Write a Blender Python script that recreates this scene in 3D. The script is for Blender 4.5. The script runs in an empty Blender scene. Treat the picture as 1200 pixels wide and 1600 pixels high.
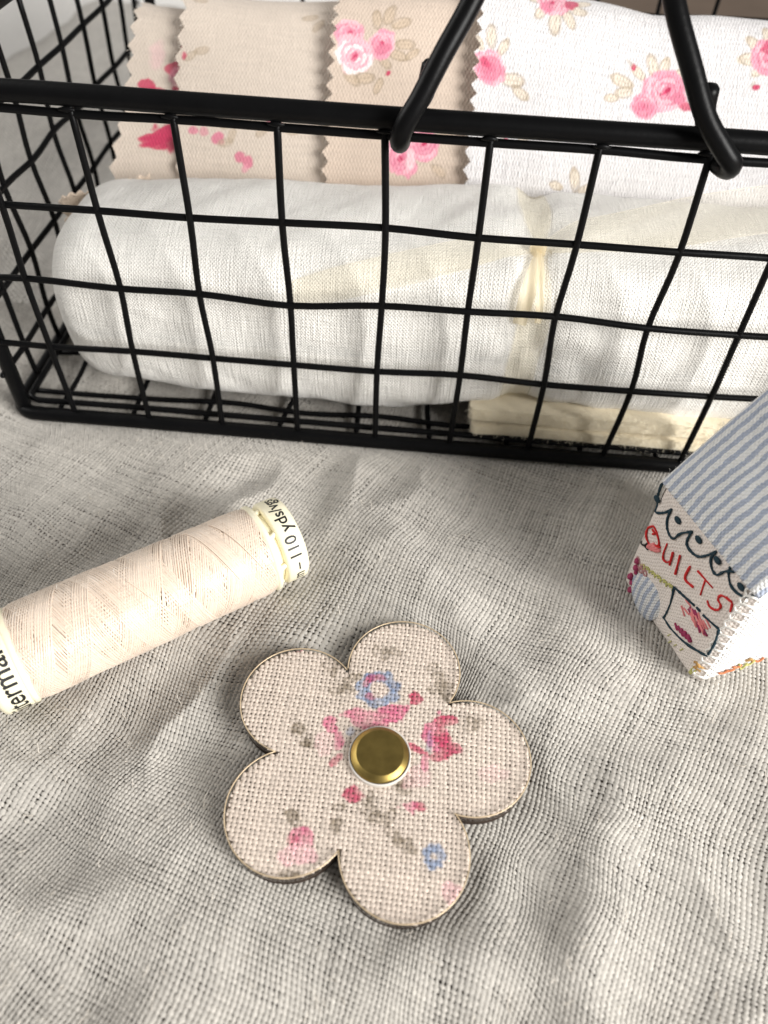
import bpy, bmesh, math, random
import numpy as np
from mathutils import Matrix, Vector

S = 0.01                       # everything below is measured in centimetres
sc = bpy.context.scene
C = sc.collection
random.seed(7)
rng = np.random.default_rng(11)

# ------------------------------------------------------------------ camera
CAM_H = 12.0
NADIR = (-52.0, 1068.0)
FPX = 1202.0
down = Vector((NADIR[0], NADIR[1], FPX)).normalized()
upc = -down
fwc = (Vector((0, 0, 1)) - upc * upc.z).normalized()
rtc = fwc.cross(upc)
M = Matrix((rtc, fwc, upc))    # camera (x right, y down, z forward) -> world
cam_d = bpy.data.cameras.new('camera')
cam = bpy.data.objects.new('camera', cam_d)
C.objects.link(cam)
cx, cy, cz = M.col[0], -M.col[1], -M.col[2]
mw = Matrix.Identity(4)
for r in range(3):
    mw[r][0], mw[r][1], mw[r][2] = cx[r], cy[r], cz[r]
mw.translation = Vector((0, 0, CAM_H * S))
cam.matrix_world = mw
cam_d.sensor_fit = 'VERTICAL'
cam_d.sensor_height = 36.0
cam_d.lens = 36.0 * FPX / 1600.0
cam_d.clip_start = 0.005
cam_d.clip_end = 20.0
cam_d.dof.use_dof = True
cam_d.dof.focus_distance = 13.4 * S
cam_d.dof.aperture_fstop = 17.0
sc.camera = cam

# ------------------------------------------------------------------ light: a bright window to the front right, soft room light
world = bpy.data.worlds.new('World')
sc.world = world
world.use_nodes = True
bg = world.node_tree.nodes['Background']
bg.inputs[0].default_value = (1.0, 0.985, 0.96, 1)
bg.inputs[1].default_value = 0.19


def area(name, loc, target, size, power, col):
    d = bpy.data.lights.new(name, 'AREA')
    d.shape = 'RECTANGLE'
    d.size, d.size_y = size
    d.energy = power
    d.color = col
    o = bpy.data.objects.new(name, d)
    C.objects.link(o)
    o.location = [c * S for c in loc]
    o.rotation_euler = (Vector(target) - Vector(loc)).to_track_quat('-Z', 'Y').to_euler()
    return o


area('window_light', (48, -27, 28), (0, 8, 1), (0.30, 0.32), 9.0, (1.0, 0.985, 0.96))

area('far_window_light', (-72, 30, 48), (-10, 20, 2), (0.6, 0.5), 5.0, (1.0, 0.98, 0.95))

sc.view_settings.view_transform = 'Standard'
sc.view_settings.look = 'None'
sc.view_settings.exposure = 0.0
sc.view_settings.gamma = 1.0
sc.render.engine = 'CYCLES'
sc.cycles.use_denoising = True
sc.cycles.max_bounces = 8
sc.cycles.transparent_max_bounces = 24
sc.cycles.caustics_reflective = False
sc.cycles.caustics_refractive = False


# ------------------------------------------------------------------ helpers
def srgb(r, g, b):
    return tuple((c / 255 / 12.92) if c / 255 <= 0.04045 else ((c / 255 + 0.055) / 1.055) ** 2.4 for c in (r, g, b))


def vnoise(x, y, seed=0):
    x = np.asarray(x, float); y = np.asarray(y, float)
    xi = np.floor(x).astype(np.int64); yi = np.floor(y).astype(np.int64)
    xf = x - xi; yf = y - yi
    def h(a, b):
        n = (a * 374761393 + b * 668265263 + seed * 974711) & 0x7fffffff
        n = ((n ^ (n >> 13)) * 1274126177) & 0x7fffffff
        n = n ^ (n >> 16)
        return (n & 0xffff) / 32767.5 - 1.0
    u = xf * xf * (3 - 2 * xf); v = yf * yf * (3 - 2 * yf)
    return (h(xi, yi) * (1 - u) + h(xi + 1, yi) * u) * (1 - v) + (h(xi, yi + 1) * (1 - u) + h(xi + 1, yi + 1) * u) * v


def fbm(x, y, seed=0, o=3):
    s = 0; a = 1.0
    for k in range(o):
        s = s + a * vnoise(x * 2 ** k, y * 2 ** k, seed + k * 17); a *= 0.5
    return s


def sstep(a, b, x):
    t = np.clip((np.asarray(x, float) - a) / (b - a), 0, 1)
    return t * t * (3 - 2 * t)


def nmesh(name, V, F, mat, parent=None, col=None, uv=None, smooth=True):
    V = np.asarray(V, np.float64) * S
    F = np.asarray(F, np.int32)
    me = bpy.data.meshes.new(name)
    n = F.shape[1]
    me.vertices.add(len(V)); me.vertices.foreach_set('co', V.astype(np.float32).ravel())
    me.loops.add(F.size); me.loops.foreach_set('vertex_index', F.ravel())
    me.polygons.add(len(F)); me.polygons.foreach_set('loop_start', np.arange(0, F.size, n, dtype=np.int32))
    me.update(calc_edges=True)
    me.polygons.foreach_set('use_smooth', np.full(len(F), smooth))
    if col is not None:
        a = me.color_attributes.new('Col', 'FLOAT_COLOR', 'POINT')
        c4 = np.ones((len(V), 4), np.float32); c4[:, :3] = col
        a.data.foreach_set('color', c4.ravel())
    if uv is not None:
        l = me.uv_layers.new(name='UVMap')
        l.data.foreach_set('uv', np.asarray(uv, np.float32)[F.ravel()].ravel())
    me.materials.append(mat)
    me.validate()
    o = bpy.data.objects.new(name, me)
    C.objects.link(o)
    if parent is not None:
        o.parent = parent
        o.matrix_parent_inverse = parent_inv(parent)
    return o


def parent_inv(p):
    # parents are empties that are only moved, or meshes whose world matrix is already the identity
    return Matrix.Translation(-p.location) if p.type == 'EMPTY' else Matrix.Identity(4)


def empty(name, loc, label, cat, group=None):
    o = bpy.data.objects.new(name, None)
    C.objects.link(o)
    o.location = [c * S for c in loc]
    o.empty_display_size = 0.01
    tag(o, label, cat, group)
    return o


def tag(o, label=None, cat=None, group=None, kind=None):
    if label: o['label'] = label
    if cat: o['category'] = cat
    if group: o['group'] = group
    if kind: o['kind'] = kind
    return o


def grid_faces(nu, nv, off=0, closed_u=False):
    i, j = np.meshgrid(np.arange(nu if closed_u else nu - 1), np.arange(nv - 1), indexing='ij')
    a = i * nv + j; b = ((i + 1) % nu) * nv + j
    return (np.stack([a, b, b + 1, a + 1], -1).reshape(-1, 4) + off)


def catmull(P, n=8):
    P = np.array(P, float)
    Q = np.vstack([2 * P[0] - P[1], P, 2 * P[-1] - P[-2]])
    out = []
    for i in range(1, len(Q) - 2):
        for k in range(n):
            t = k / n
            p0, p1, p2, p3 = Q[i - 1:i + 3]
            out.append(.5 * (2 * p1 + (p2 - p0) * t + (2 * p0 - 5 * p1 + 4 * p2 - p3) * t * t + (3 * p1 - p0 - 3 * p2 + p3) * t ** 3))
    out.append(P[-1])
    return np.array(out)


def tube_arrays(P, r, sides=8, caps=True):
    """round tube along a polyline; r may be a number or one radius per point"""
    P = np.array(P, float); n = len(P)
    r = np.full(n, r) if np.isscalar(r) else np.array(r, float)
    if caps:                                   # rounded ends
        d0 = P[0] - P[1]; d0 /= np.linalg.norm(d0) + 1e-9
        d1 = P[-1] - P[-2]; d1 /= np.linalg.norm(d1) + 1e-9
        P = np.vstack([P[0] + d0 * r[0] * .55, P[0] + d0 * r[0] * .38, P, P[-1] + d1 * r[-1] * .38, P[-1] + d1 * r[-1] * .55])
        r = np.concatenate([[r[0] * .12, r[0] * .75], r, [r[-1] * .75, r[-1] * .12]]); n += 4
    T = np.gradient(P, axis=0); T /= np.linalg.norm(T, axis=1)[:, None] + 1e-9
    N = np.zeros_like(P)
    ref = np.array([0, 0, 1.]) if abs(T[0][2]) < .9 else np.array([1., 0, 0])
    v = np.cross(T[0], ref); v /= np.linalg.norm(v)
    for i in range(n):
        v = v - T[i] * (v @ T[i]); v /= np.linalg.norm(v) + 1e-9
        N[i] = v
    B = np.cross(T, N)
    a = np.linspace(0, 2 * np.pi, sides, endpoint=False)
    V = P[:, None] + r[:, None, None] * (N[:, None] * np.cos(a)[None, :, None] + B[:, None] * np.sin(a)[None, :, None])
    V = V.reshape(-1, 3)
    i, j = np.meshgrid(np.arange(n - 1), np.arange(sides), indexing='ij')
    F = np.stack([i * sides + j, i * sides + (j + 1) % sides, (i + 1) * sides + (j + 1) % sides, (i + 1) * sides + j], -1).reshape(-1, 4)
    return V, F


def tube(name, P, r, mat, parent=None, sides=8):
    V, F = tube_arrays(P, r, sides)
    return nmesh(name, V, F, mat, parent)


def join(parts):
    Vs, Fs, k = [], [], 0
    for V, F in parts:
        Vs.append(V); Fs.append(F + k); k += len(V)
    return np.vstack(Vs), np.vstack(Fs)


def lathe_arrays(prof, frame, n=64):
    """prof: (axial, radius); frame: origin, axis, e1, e2"""
    o, ax, e1, e2 = frame
    a = np.linspace(0, 2 * np.pi, n, endpoint=False)
    prof = np.array(prof, float)
    V = o + prof[:, 0][None, :, None] * ax + prof[:, 1][None, :, None] * (np.cos(a)[:, None, None] * e1 + np.sin(a)[:, None, None] * e2)
    return V.reshape(-1, 3), grid_faces(n, len(prof), closed_u=True)


def bm_object(name, bm, mat, parent=None, smooth=True):
    me = bpy.data.meshes.new(name)
    for v in bm.verts: v.co *= S
    bm.to_mesh(me); bm.free()
    for p in me.polygons: p.use_smooth = smooth
    me.materials.append(mat)
    o = bpy.data.objects.new(name, me); C.objects.link(o)
    if parent is not None:
        o.parent = parent; o.matrix_parent_inverse = parent_inv(parent)
    return o


# ------------------------------------------------------------------ materials
def new_mat(name):
    m = bpy.data.materials.new(name); m.use_nodes = True
    nt = m.node_tree
    return m, nt, nt.nodes['Principled BSDF']


def plain(name, col, rough=.6, spec=.5, metal=0., noise=0., nscale=300., bump=0., bscale=900., bdist=.0002, sheen=0., coat=0.):
    m, nt, p = new_mat(name)
    p.inputs['Base Color'].default_value = (*col, 1)
    p.inputs['Roughness'].default_value = rough
    p.inputs['Specular IOR Level'].default_value = spec
    p.inputs['Metallic'].default_value = metal
    p.inputs['Coat Weight'].default_value = coat
    if sheen:
        p.inputs['Sheen Weight'].default_value = sheen
        p.inputs['Sheen Roughness'].default_value = .5
    tc = nt.nodes.new('ShaderNodeTexCoord')
    if noise:
        n = nt.nodes.new('ShaderNodeTexNoise'); n.inputs['Scale'].default_value = nscale; n.inputs['Detail'].default_value = 5
        nt.links.new(tc.outputs['Object'], n.inputs['Vector'])
        mx = nt.nodes.new('ShaderNodeMix'); mx.data_type = 'RGBA'
        mx.inputs['A'].default_value = (*[c * (1 - noise) for c in col], 1)
        mx.inputs['B'].default_value = (*[min(1, c * (1 + noise)) for c in col], 1)
        nt.links.new(n.outputs['Fac'], mx.inputs['Factor'])
        nt.links.new(mx.outputs['Result'], p.inputs['Base Color'])
    if bump:
        n2 = nt.nodes.new('ShaderNodeTexNoise'); n2.inputs['Scale'].default_value = bscale; n2.inputs['Detail'].default_value = 4
        nt.links.new(tc.outputs['Object'], n2.inputs['Vector'])
        b = nt.nodes.new('ShaderNodeBump'); b.inputs['Strength'].default_value = bump; b.inputs['Distance'].default_value = bdist
        nt.links.new(n2.outputs['Fac'], b.inputs['Height'])
        nt.links.new(b.outputs['Normal'], p.inputs['Normal'])
    return m


def mth(nt, op, a, b=None):
    n = nt.nodes.new('ShaderNodeMath'); n.operation = op
    for k, v in enumerate((a, b)):
        if v is None: continue
        if isinstance(v, (int, float)): n.inputs[k].default_value = v
        else: nt.links.new(v, n.inputs[k])
    return n.outputs[0]


def woven(name, col=None, pitch=(.05, .05), dist=.00012, strength=.8, rough=.9, vary=.10, slub=.5, use_col=True, sheen=.15, transl=0.):
    """cloth with a fine plain weave; UVs are in centimetres; colour from the printed 'Col' attribute"""
    m, nt, p = new_mat(name)
    p.inputs['Roughness'].default_value = rough
    p.inputs['Specular IOR Level'].default_value = .2
    p.inputs['Sheen Weight'].default_value = sheen
    uv = nt.nodes.new('ShaderNodeUVMap'); uv.uv_map = 'UVMap'
    # wobble the threads a little
    nz = nt.nodes.new('ShaderNodeTexNoise'); nz.inputs['Scale'].default_value = 2.2; nz.inputs['Detail'].default_value = 3
    nt.links.new(uv.outputs[0], nz.inputs['Vector'])
    sub = nt.nodes.new('ShaderNodeVectorMath'); sub.operation = 'MULTIPLY_ADD'
    nt.links.new(nz.outputs['Color'], sub.inputs[0]); sub.inputs[1].default_value = (.08, .08, 0)
    nt.links.new(uv.outputs[0], sub.inputs[2])
    sp = nt.nodes.new('ShaderNodeSeparateXYZ'); nt.links.new(sub.outputs[0], sp.inputs[0])
    su = mth(nt, 'SINE', mth(nt, 'MULTIPLY', sp.outputs[0], math.pi / pitch[0]))
    sv = mth(nt, 'SINE', mth(nt, 'MULTIPLY', sp.outputs[1], math.pi / pitch[1]))
    weave = mth(nt, 'MULTIPLY', su, sv)
    rib = mth(nt, 'ABSOLUTE', su)
    # slubs: noise stretched along each thread direction
    outs = []
    for sx, sy in ((1 / pitch[0] * .9, 1.5), (1.5, 1 / pitch[1] * .9)):
        mp = nt.nodes.new('ShaderNodeVectorMath'); mp.operation = 'MULTIPLY'; mp.inputs[1].default_value = (sx, sy, 1)
        nt.links.new(uv.outputs[0], mp.inputs[0])
        n = nt.nodes.new('ShaderNodeTexNoise'); n.inputs['Scale'].default_value = 1.0; n.inputs['Detail'].default_value = 2
        nt.links.new(mp.outputs[0], n.inputs['Vector']); outs.append(n.outputs['Fac'])
    slubs = mth(nt, 'ADD', outs[0], outs[1])
    h = mth(nt, 'ADD', mth(nt, 'MULTIPLY', weave, .5), mth(nt, 'ADD', mth(nt, 'MULTIPLY', rib, .35), mth(nt, 'MULTIPLY', slubs, slub * 2)))
    b = nt.nodes.new('ShaderNodeBump'); b.inputs['Strength'].default_value = strength; b.inputs['Distance'].default_value = dist
    nt.links.new(h, b.inputs['Height']); nt.links.new(b.outputs['Normal'], p.inputs['Normal'])
    fac = mth(nt, 'ADD', mth(nt, 'MULTIPLY', mth(nt, 'SUBTRACT', slubs, 1.0), vary * 3), mth(nt, 'ADD', mth(nt, 'MULTIPLY', weave, vary * .5), 1.0))
    mul = nt.nodes.new('ShaderNodeVectorMath'); mul.operation = 'SCALE'
    if use_col:
        at = nt.nodes.new('ShaderNodeVertexColor'); at.layer_name = 'Col'
        nt.links.new(at.outputs['Color'], mul.inputs[0])
    else:
        mul.inputs[0].default_value = col
    nt.links.new(fac, mul.inputs['Scale'])
    nt.links.new(mul.outputs[0], p.inputs['Base Color'])
    return m


def attr_mat(name, rough=.85, spec=.25, sheen=.3, fibre=.18, fscale=6000):
    m, nt, p = new_mat(name)
    at = nt.nodes.new('ShaderNodeVertexColor'); at.layer_name = 'Col'
    tc = nt.nodes.new('ShaderNodeTexCoord')
    n = nt.nodes.new('ShaderNodeTexNoise'); n.inputs['Scale'].default_value = fscale; n.inputs['Detail'].default_value = 3
    nt.links.new(tc.outputs['Object'], n.inputs['Vector'])
    f = mth(nt, 'ADD', mth(nt, 'MULTIPLY', n.outputs['Fac'], fibre * 2), 1 - fibre)
    mul = nt.nodes.new('ShaderNodeVectorMath'); mul.operation = 'SCALE'
    nt.links.new(at.outputs['Color'], mul.inputs[0]); nt.links.new(f, mul.inputs['Scale'])
    nt.links.new(mul.outputs[0], p.inputs['Base Color'])
    b = nt.nodes.new('ShaderNodeBump'); b.inputs['Strength'].default_value = .5; b.inputs['Distance'].default_value = .00006
    nt.links.new(n.outputs['Fac'], b.inputs['Height']); nt.links.new(b.outputs['Normal'], p.inputs['Normal'])
    p.inputs['Roughness'].default_value = rough
    p.inputs['Specular IOR Level'].default_value = spec
    p.inputs['Sheen Weight'].default_value = sheen
    return m


def organza_mat(name, col, opacity):
    m, nt, p = new_mat(name)
    out = nt.nodes['Material Output']
    p.inputs['Base Color'].default_value = (*col, 1)
    p.inputs['Roughness'].default_value = .35
    p.inputs['Specular IOR Level'].default_value = .6
    tr = nt.nodes.new('ShaderNodeBsdfTransparent'); tr.inputs[0].default_value = (1, .985, .94, 1)
    tl = nt.nodes.new('ShaderNodeBsdfTranslucent'); tl.inputs[0].default_value = (*col, 1)
    ad = nt.nodes.new('ShaderNodeMixShader'); ad.inputs[0].default_value = .45
    nt.links.new(p.outputs[0], ad.inputs[1]); nt.links.new(tl.outputs[0], ad.inputs[2])
    uv = nt.nodes.new('ShaderNodeUVMap'); uv.uv_map = 'UVMap'
    sp = nt.nodes.new('ShaderNodeSeparateXYZ'); nt.links.new(uv.outputs[0], sp.inputs[0])
    su = mth(nt, 'MULTIPLY', mth(nt, 'SINE', mth(nt, 'MULTIPLY', sp.outputs[0], 150.0)), mth(nt, 'SINE', mth(nt, 'MULTIPLY', sp.outputs[1], 150.0)))
    edge = mth(nt, 'GREATER_THAN', mth(nt, 'ABSOLUTE', sp.outputs[1]), .94)
    nz = nt.nodes.new('ShaderNodeTexNoise'); nz.inputs['Scale'].default_value = 14.0
    nt.links.new(uv.outputs[0], nz.inputs['Vector'])
    o = mth(nt, 'ADD', mth(nt, 'ADD', mth(nt, 'MULTIPLY', su, .14), mth(nt, 'MULTIPLY', nz.outputs['Fac'], .16)), mth(nt, 'ADD', mth(nt, 'MULTIPLY', edge, .35), opacity))
    mx = nt.nodes.new('ShaderNodeMixShader')
    nt.links.new(o, mx.inputs[0]); nt.links.new(tr.outputs[0], mx.inputs[1]); nt.links.new(ad.outputs[0], mx.inputs[2])
    nt.links.new(mx.outputs[0], out.inputs['Surface'])
    return m


def clear_mat(name):
    m, nt, p = new_mat(name)
    out = nt.nodes['Material Output']
    tr = nt.nodes.new('ShaderNodeBsdfTransparent'); tr.inputs[0].default_value = (.985, .98, .965, 1)
    gl = nt.nodes.new('ShaderNodeBsdfGlossy'); gl.inputs['Roughness'].default_value = .12
    lw = nt.nodes.new('ShaderNodeLayerWeight'); lw.inputs[0].default_value = .5
    fr_ = mth(nt, 'ADD', mth(nt, 'MULTIPLY', mth(nt, 'POWER', lw.outputs['Facing'], 5.0), .9), .05)
    mx = nt.nodes.new('ShaderNodeMixShader')
    nt.links.new(fr_, mx.inputs[0]); nt.links.new(tr.outputs[0], mx.inputs[1]); nt.links.new(gl.outputs[0], mx.inputs[2])
    nt.links.new(mx.outputs[0], out.inputs['Surface'])
    return m


MT = dict(
    table=plain('brown_wood', (.19, .14, .105), .6, .3, noise=.35, nscale=25, bump=.3),
    linen=attr_mat('linen_yarn', .88, .25, .35, .16),
    linen_far=woven('linen_sheet', (.57, .54, .495), (.08, .08), .0004, 1.0, vary=.16, use_col=False),
    fibre=plain('loose_fibre', (.72, .66, .58), .7, .3),
    print_yarn=attr_mat('printed_yarn', .75, .3, .15, .14, 5000),
    print_back=plain('fabric_backing', (.15, .115, .09), .9, .2, noise=.2),
    burnt=plain('laser_cut_wood_edge', (.035, .022, .015), .75, .3, noise=.5, nscale=400, bump=.3),
    clear=clear_mat('clear_resin'),
    gilt=plain('pale_gold_edge', (.60, .47, .31), .32, .6, noise=.35, nscale=500, metal=.25),
    white_card=plain('white_card', (.66, .62, .57), .7, .2),
    brass=plain('aged_brass', (.33, .24, .075), .42, .5, metal=1.0, noise=.45, nscale=500, bump=.5, bscale=900, bdist=.00006),
    thread=attr_mat('cotton_thread', .33, .6, .15, .08, 3000),
    plastic=plain('cream_plastic', (.88, .82, .62), .32, .5, noise=.04, nscale=200),
    ink=plain('black_print', (.012, .012, .012), .5, .4),
    black=plain('black_powder_coat', (.0035, .0035, .0038), .36, .11, bump=.22, bscale=1500, bdist=.00012, noise=.4, nscale=250),
    flannel=woven('cream_flannel', (.85, .825, .775), (.036, .036), .0002, .8, vary=.07, slub=1.2, use_col=False, sheen=.4),
    white_cloth=woven('white_cotton', (.80, .78, .75), (.07, .07), .0002, .6, vary=.03, use_col=False),
    printed=woven('printed_cotton', None, (.04, .08), .00013, .9, vary=.06, slub=.5),
    printed_white=woven('printed_white_cotton', None, (.035, .09), .00016, 1.0, vary=.07, slub=1.0),
    organza=organza_mat('cream_organza', (.88, .83, .71), .07),
    organza_dense=organza_mat('gathered_organza', (.86, .76, .56), .50),
    felt=plain('cream_felt', (.80, .71, .53), .95, .1, noise=.10, nscale=600, bump=.5, bscale=2600, bdist=.0003, sheen=.6),
    felt_hair=plain('felt_hair', (.86, .79, .64), .9, .1),
    house_wall=woven('house_cotton', (.74, .67, .62), (.045, .045), .00018, .8, vary=.05, use_col=False),
    house_white=woven('house_white_cotton', (.84, .82, .79), (.05, .05), .00025, 1.0, vary=.05, use_col=False),
    teal=plain('dark_teal_pen', (.018, .04, .055), .8, .2, noise=.4, nscale=600),
    red=plain('red_pen', (.55, .03, .03), .8, .2, noise=.4, nscale=900),
    pinkpen=plain('pink_pen', (.72, .24, .24), .85, .1, noise=.3, nscale=900),
    plum=plain('plum_thread', (.32, .035, .10), .6, .3, bump=.6, bscale=2500, noise=.4, nscale=900),
    mauve=plain('mauve_thread', (.42, .22, .22), .6, .3, noise=.4, nscale=900),
    green=plain('yellow_green_thread', (.46, .45, .16), .6, .3, noise=.4, nscale=900),
    ochre=plain('ochre_thread', (.42, .24, .08), .6, .3, noise=.4, nscale=900),
    orange=plain('rust_thread', (.50, .16, .06), .6, .3, noise=.4, nscale=900),
    white_thread=plain('white_thread', (.84, .82, .78), .6, .3, bump=.5, bscale=3000),
)


def stripe_mat(name, period, blue, white, duty=.48):
    m = woven(name, white, (.04, .04), .0002, .9, vary=.06, use_col=False)
    nt = m.node_tree; p = nt.nodes['Principled BSDF']
    mul = p.inputs['Base Color'].links[0].from_node
    uv = nt.nodes.new('ShaderNodeUVMap'); uv.uv_map = 'UVMap'
    n = nt.nodes.new('ShaderNodeTexNoise'); n.inputs['Scale'].default_value = 3.0; n.inputs['Detail'].default_value = 2
    nt.links.new(uv.outputs[0], n.inputs['Vector'])
    n2 = nt.nodes.new('ShaderNodeTexNoise'); n2.inputs['Scale'].default_value = 30.0; n2.inputs['Detail'].default_value = 2
    nt.links.new(uv.outputs[0], n2.inputs['Vector'])
    sp = nt.nodes.new('ShaderNodeSeparateXYZ'); nt.links.new(uv.outputs[0], sp.inputs[0])
    x = mth(nt, 'ADD', sp.outputs[0], mth(nt, 'ADD', mth(nt, 'MULTIPLY', n.outputs['Fac'], .10), mth(nt, 'MULTIPLY', n2.outputs['Fac'], .05)))
    fr = mth(nt, 'FRACT', mth(nt, 'DIVIDE', x, period))
    st = mth(nt, 'MULTIPLY', mth(nt, 'GREATER_THAN', fr, 1 - duty), mth(nt, 'ADD', .55, mth(nt, 'MULTIPLY', n2.outputs['Fac'], .7)))
    mx = nt.nodes.new('ShaderNodeMix'); mx.data_type = 'RGBA'
    mx.inputs['A'].default_value = (*white, 1); mx.inputs['B'].default_value = (*blue, 1)
    nt.links.new(st, mx.inputs['Factor'])
    nt.links.new(mx.outputs['Result'], mul.inputs[0])
    return m


MT['stripe'] = stripe_mat('blue_ticking', .175, (.36, .41, .52), (.78, .78, .77))
MT['stripe_small'] = stripe_mat('blue_ticking_small', .15, (.34, .39, .50), (.70, .70, .70))

# ------------------------------------------------------------------ basket frame of reference
BA = math.radians(-2.84)
BX = np.array([math.cos(BA), math.sin(BA), 0.]); BY = np.array([-math.sin(BA), math.cos(BA), 0.]); BZ = np.array([0, 0, 1.])
BO = np.array([-8.47, 13.08, 0.])


def bp(u, d, z):
    u, d, z = np.broadcast_arrays(np.asarray(u, float), np.asarray(d, float), np.asarray(z, float))
    return BO + u[..., None] * BX + d[..., None] * BY + z[..., None] * BZ


# ------------------------------------------------------------------ the linen cloth
def seg_dist(x, y, a, b):
    ax, ay = a; bx, by = b
    dx, dy = bx - ax, by - ay
    t = np.clip(((x - ax) * dx + (y - ay) * dy) / (dx * dx + dy * dy), 0, 1)
    sx, sy = x - (ax + t * dx), y - (ay + t * dy)
    return np.hypot(sx, sy), (sx * dy - sy * dx) / math.hypot(dx, dy), t


FOLDS = [   # polyline, height, half width
    (((0.1, 9.9), (1.15, 8.7), (1.75, 7.6), (2.2, 6.9)), .20, .50),
    (((3.9, 5.0), (3.5, 3.4), (3.0, .8)), .26, .62),
    (((-5.6, 3.0), (-2.8, 2.75), (-.8, 2.35), (1.6, 2.3), (3.0, 2.7)), .17, .55),
    (((-2.6, 1.5), (-3.4, .2)), .15, .5),
    (((2.2, 9.6), (3.6, 8.4), (3.9, 7.0)), .12, .55),
    (((-9.5, 10.6), (-6.5, 10.2), (-4.2, 11.2)), .14, .7),
    (((1.7, 3.6), (1.5, 1.0)), .10, .4),
    (((-6.5, 4.6), (-4.3, 4.4), (-2.9, 3.8)), .12, .5),
]


def cloth_h(x, y):
    x = np.asarray(x, float); y = np.asarray(y, float)
    wx = x + .25 * vnoise(x * .9, y * .9, 5); wy = y + .25 * vnoise(x * .9, y * .9, 6)
    qx = x + .7 * vnoise(x / 1.7, y / 1.7, 41); qy = y + .7 * vnoise(x / 1.7 + 7, y / 1.7, 42)
    h = .10 * vnoise(x / 2.6 + 3, y / 2.6, 1) + .075 * vnoise(qx / 1.2, qy / 1.2, 2) + .10 * (1 - 2 * np.abs(vnoise(qx / 1.9 + 5, qy / 1.9, 43))) + .014 * vnoise(x / .4, y / .4, 4)
    for pts, amp, w in FOLDS:
        best = None
        for a, b in zip(pts[:-1], pts[1:]):
            d, s, t = seg_dist(wx, wy, a, b)
            best = d if best is None else np.minimum(best, d)
        h = h + .85 * amp * np.exp(-(best / w) ** 2)
    # pressed flat under the things that stand on it
    fl = np.exp(-(np.maximum(np.hypot(x - .02, y - 5.24) - 2.0, 0) / .45) ** 2)
    d, s, t = seg_dist(x, y, (-6.6, 5.9), (-1.8, 9.2))
    fl = np.maximum(fl, np.exp(-(np.maximum(d - .35, 0) / .5) ** 2))
    hx = (x - 4.7) * .371 - (y - 9.215) * .9286; hd = (x - 4.7) * .9286 + (y - 9.215) * .371
    dd = np.hypot(np.maximum(np.maximum(-hx, hx - 2.46), 0), np.maximum(np.maximum(-hd, hd - 3.4), 0))
    fl = np.maximum(fl, np.exp(-(dd / .4) ** 2))
    bu = (x - BO[0]) * BX[0] + (y - BO[1]) * BX[1]; bd = (x - BO[0]) * BY[0] + (y - BO[1]) * BY[1]
    dd = np.hypot(np.maximum(np.maximum(-bu, bu - 19.7), 0), np.maximum(np.maximum(-bd, bd - 13.3), 0))
    fl = np.maximum(fl, np.exp(-(dd / .6) ** 2))
    return h * (1 - fl) - .02


# table under the cloth
V = np.array([(-60, -20, -.45), (60, -20, -.45), (60, 90, -.45), (-60, 90, -.45)], float)
tag(nmesh('table', V, [[0, 1, 2, 3]], MT['table']), kind='structure')

YX0, YX1, YY0, YY1 = -11.6, 10.4, .2, 17.6


def weave_family(nA, nB, pitch, seg, width, amp, swap, seed, slub=.22, bulb=.0):
    """nA yarns, each crossing nB others, in lattice coordinates; returns p (nA, L, 3) lattice points and rows"""
    L = (nB - 1) * seg + 1
    s = np.arange(L) / seg * pitch
    i = np.arange(nA)
    lat = i * pitch
    ii, ss = np.meshgrid(i, s, indexing='ij')
    jit = (.10 * pitch) * vnoise(ii * 7.3 + .5, ss * 1.2, seed) + .10 * pitch * (np.random.default_rng(seed).normal(size=nA).clip(-1.5, 1.5) * .35)[:, None]
    thick = 1 + slub * vnoise(ii * 3.7 + .5, ss / (pitch * 9), seed + 1) + .11 * np.random.default_rng(seed + 2).normal(size=nA).clip(-2, 2)[:, None]
    sign = np.where((ii + swap) % 2 == 0, 1.0, -1.0)
    z = amp * np.cos(np.pi * ss / pitch) * sign * (.9 + .15 * vnoise(ii * 1.7, ss / pitch * .7, seed + 3))
    crest = np.cos(np.pi * ss / pitch) * sign
    w = width * thick * .5 * (1 + bulb * crest)
    a = np.stack([lat[:, None] + jit - w, lat[:, None] + jit, lat[:, None] + jit + w], -1)     # across
    b = np.repeat(ss[..., None], 3, -1)
    zz = np.stack([z - w * .75, z, z - w * .75], -1)
    tint = 1 + .05 * np.random.default_rng(seed + 5).normal(size=nA).clip(-2, 2)[:, None] + .12 * vnoise(ii * 5.1, ss / (pitch * 2), seed + 6)
    return a, b, zz, np.repeat(tint[..., None], 3, -1), L


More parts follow.
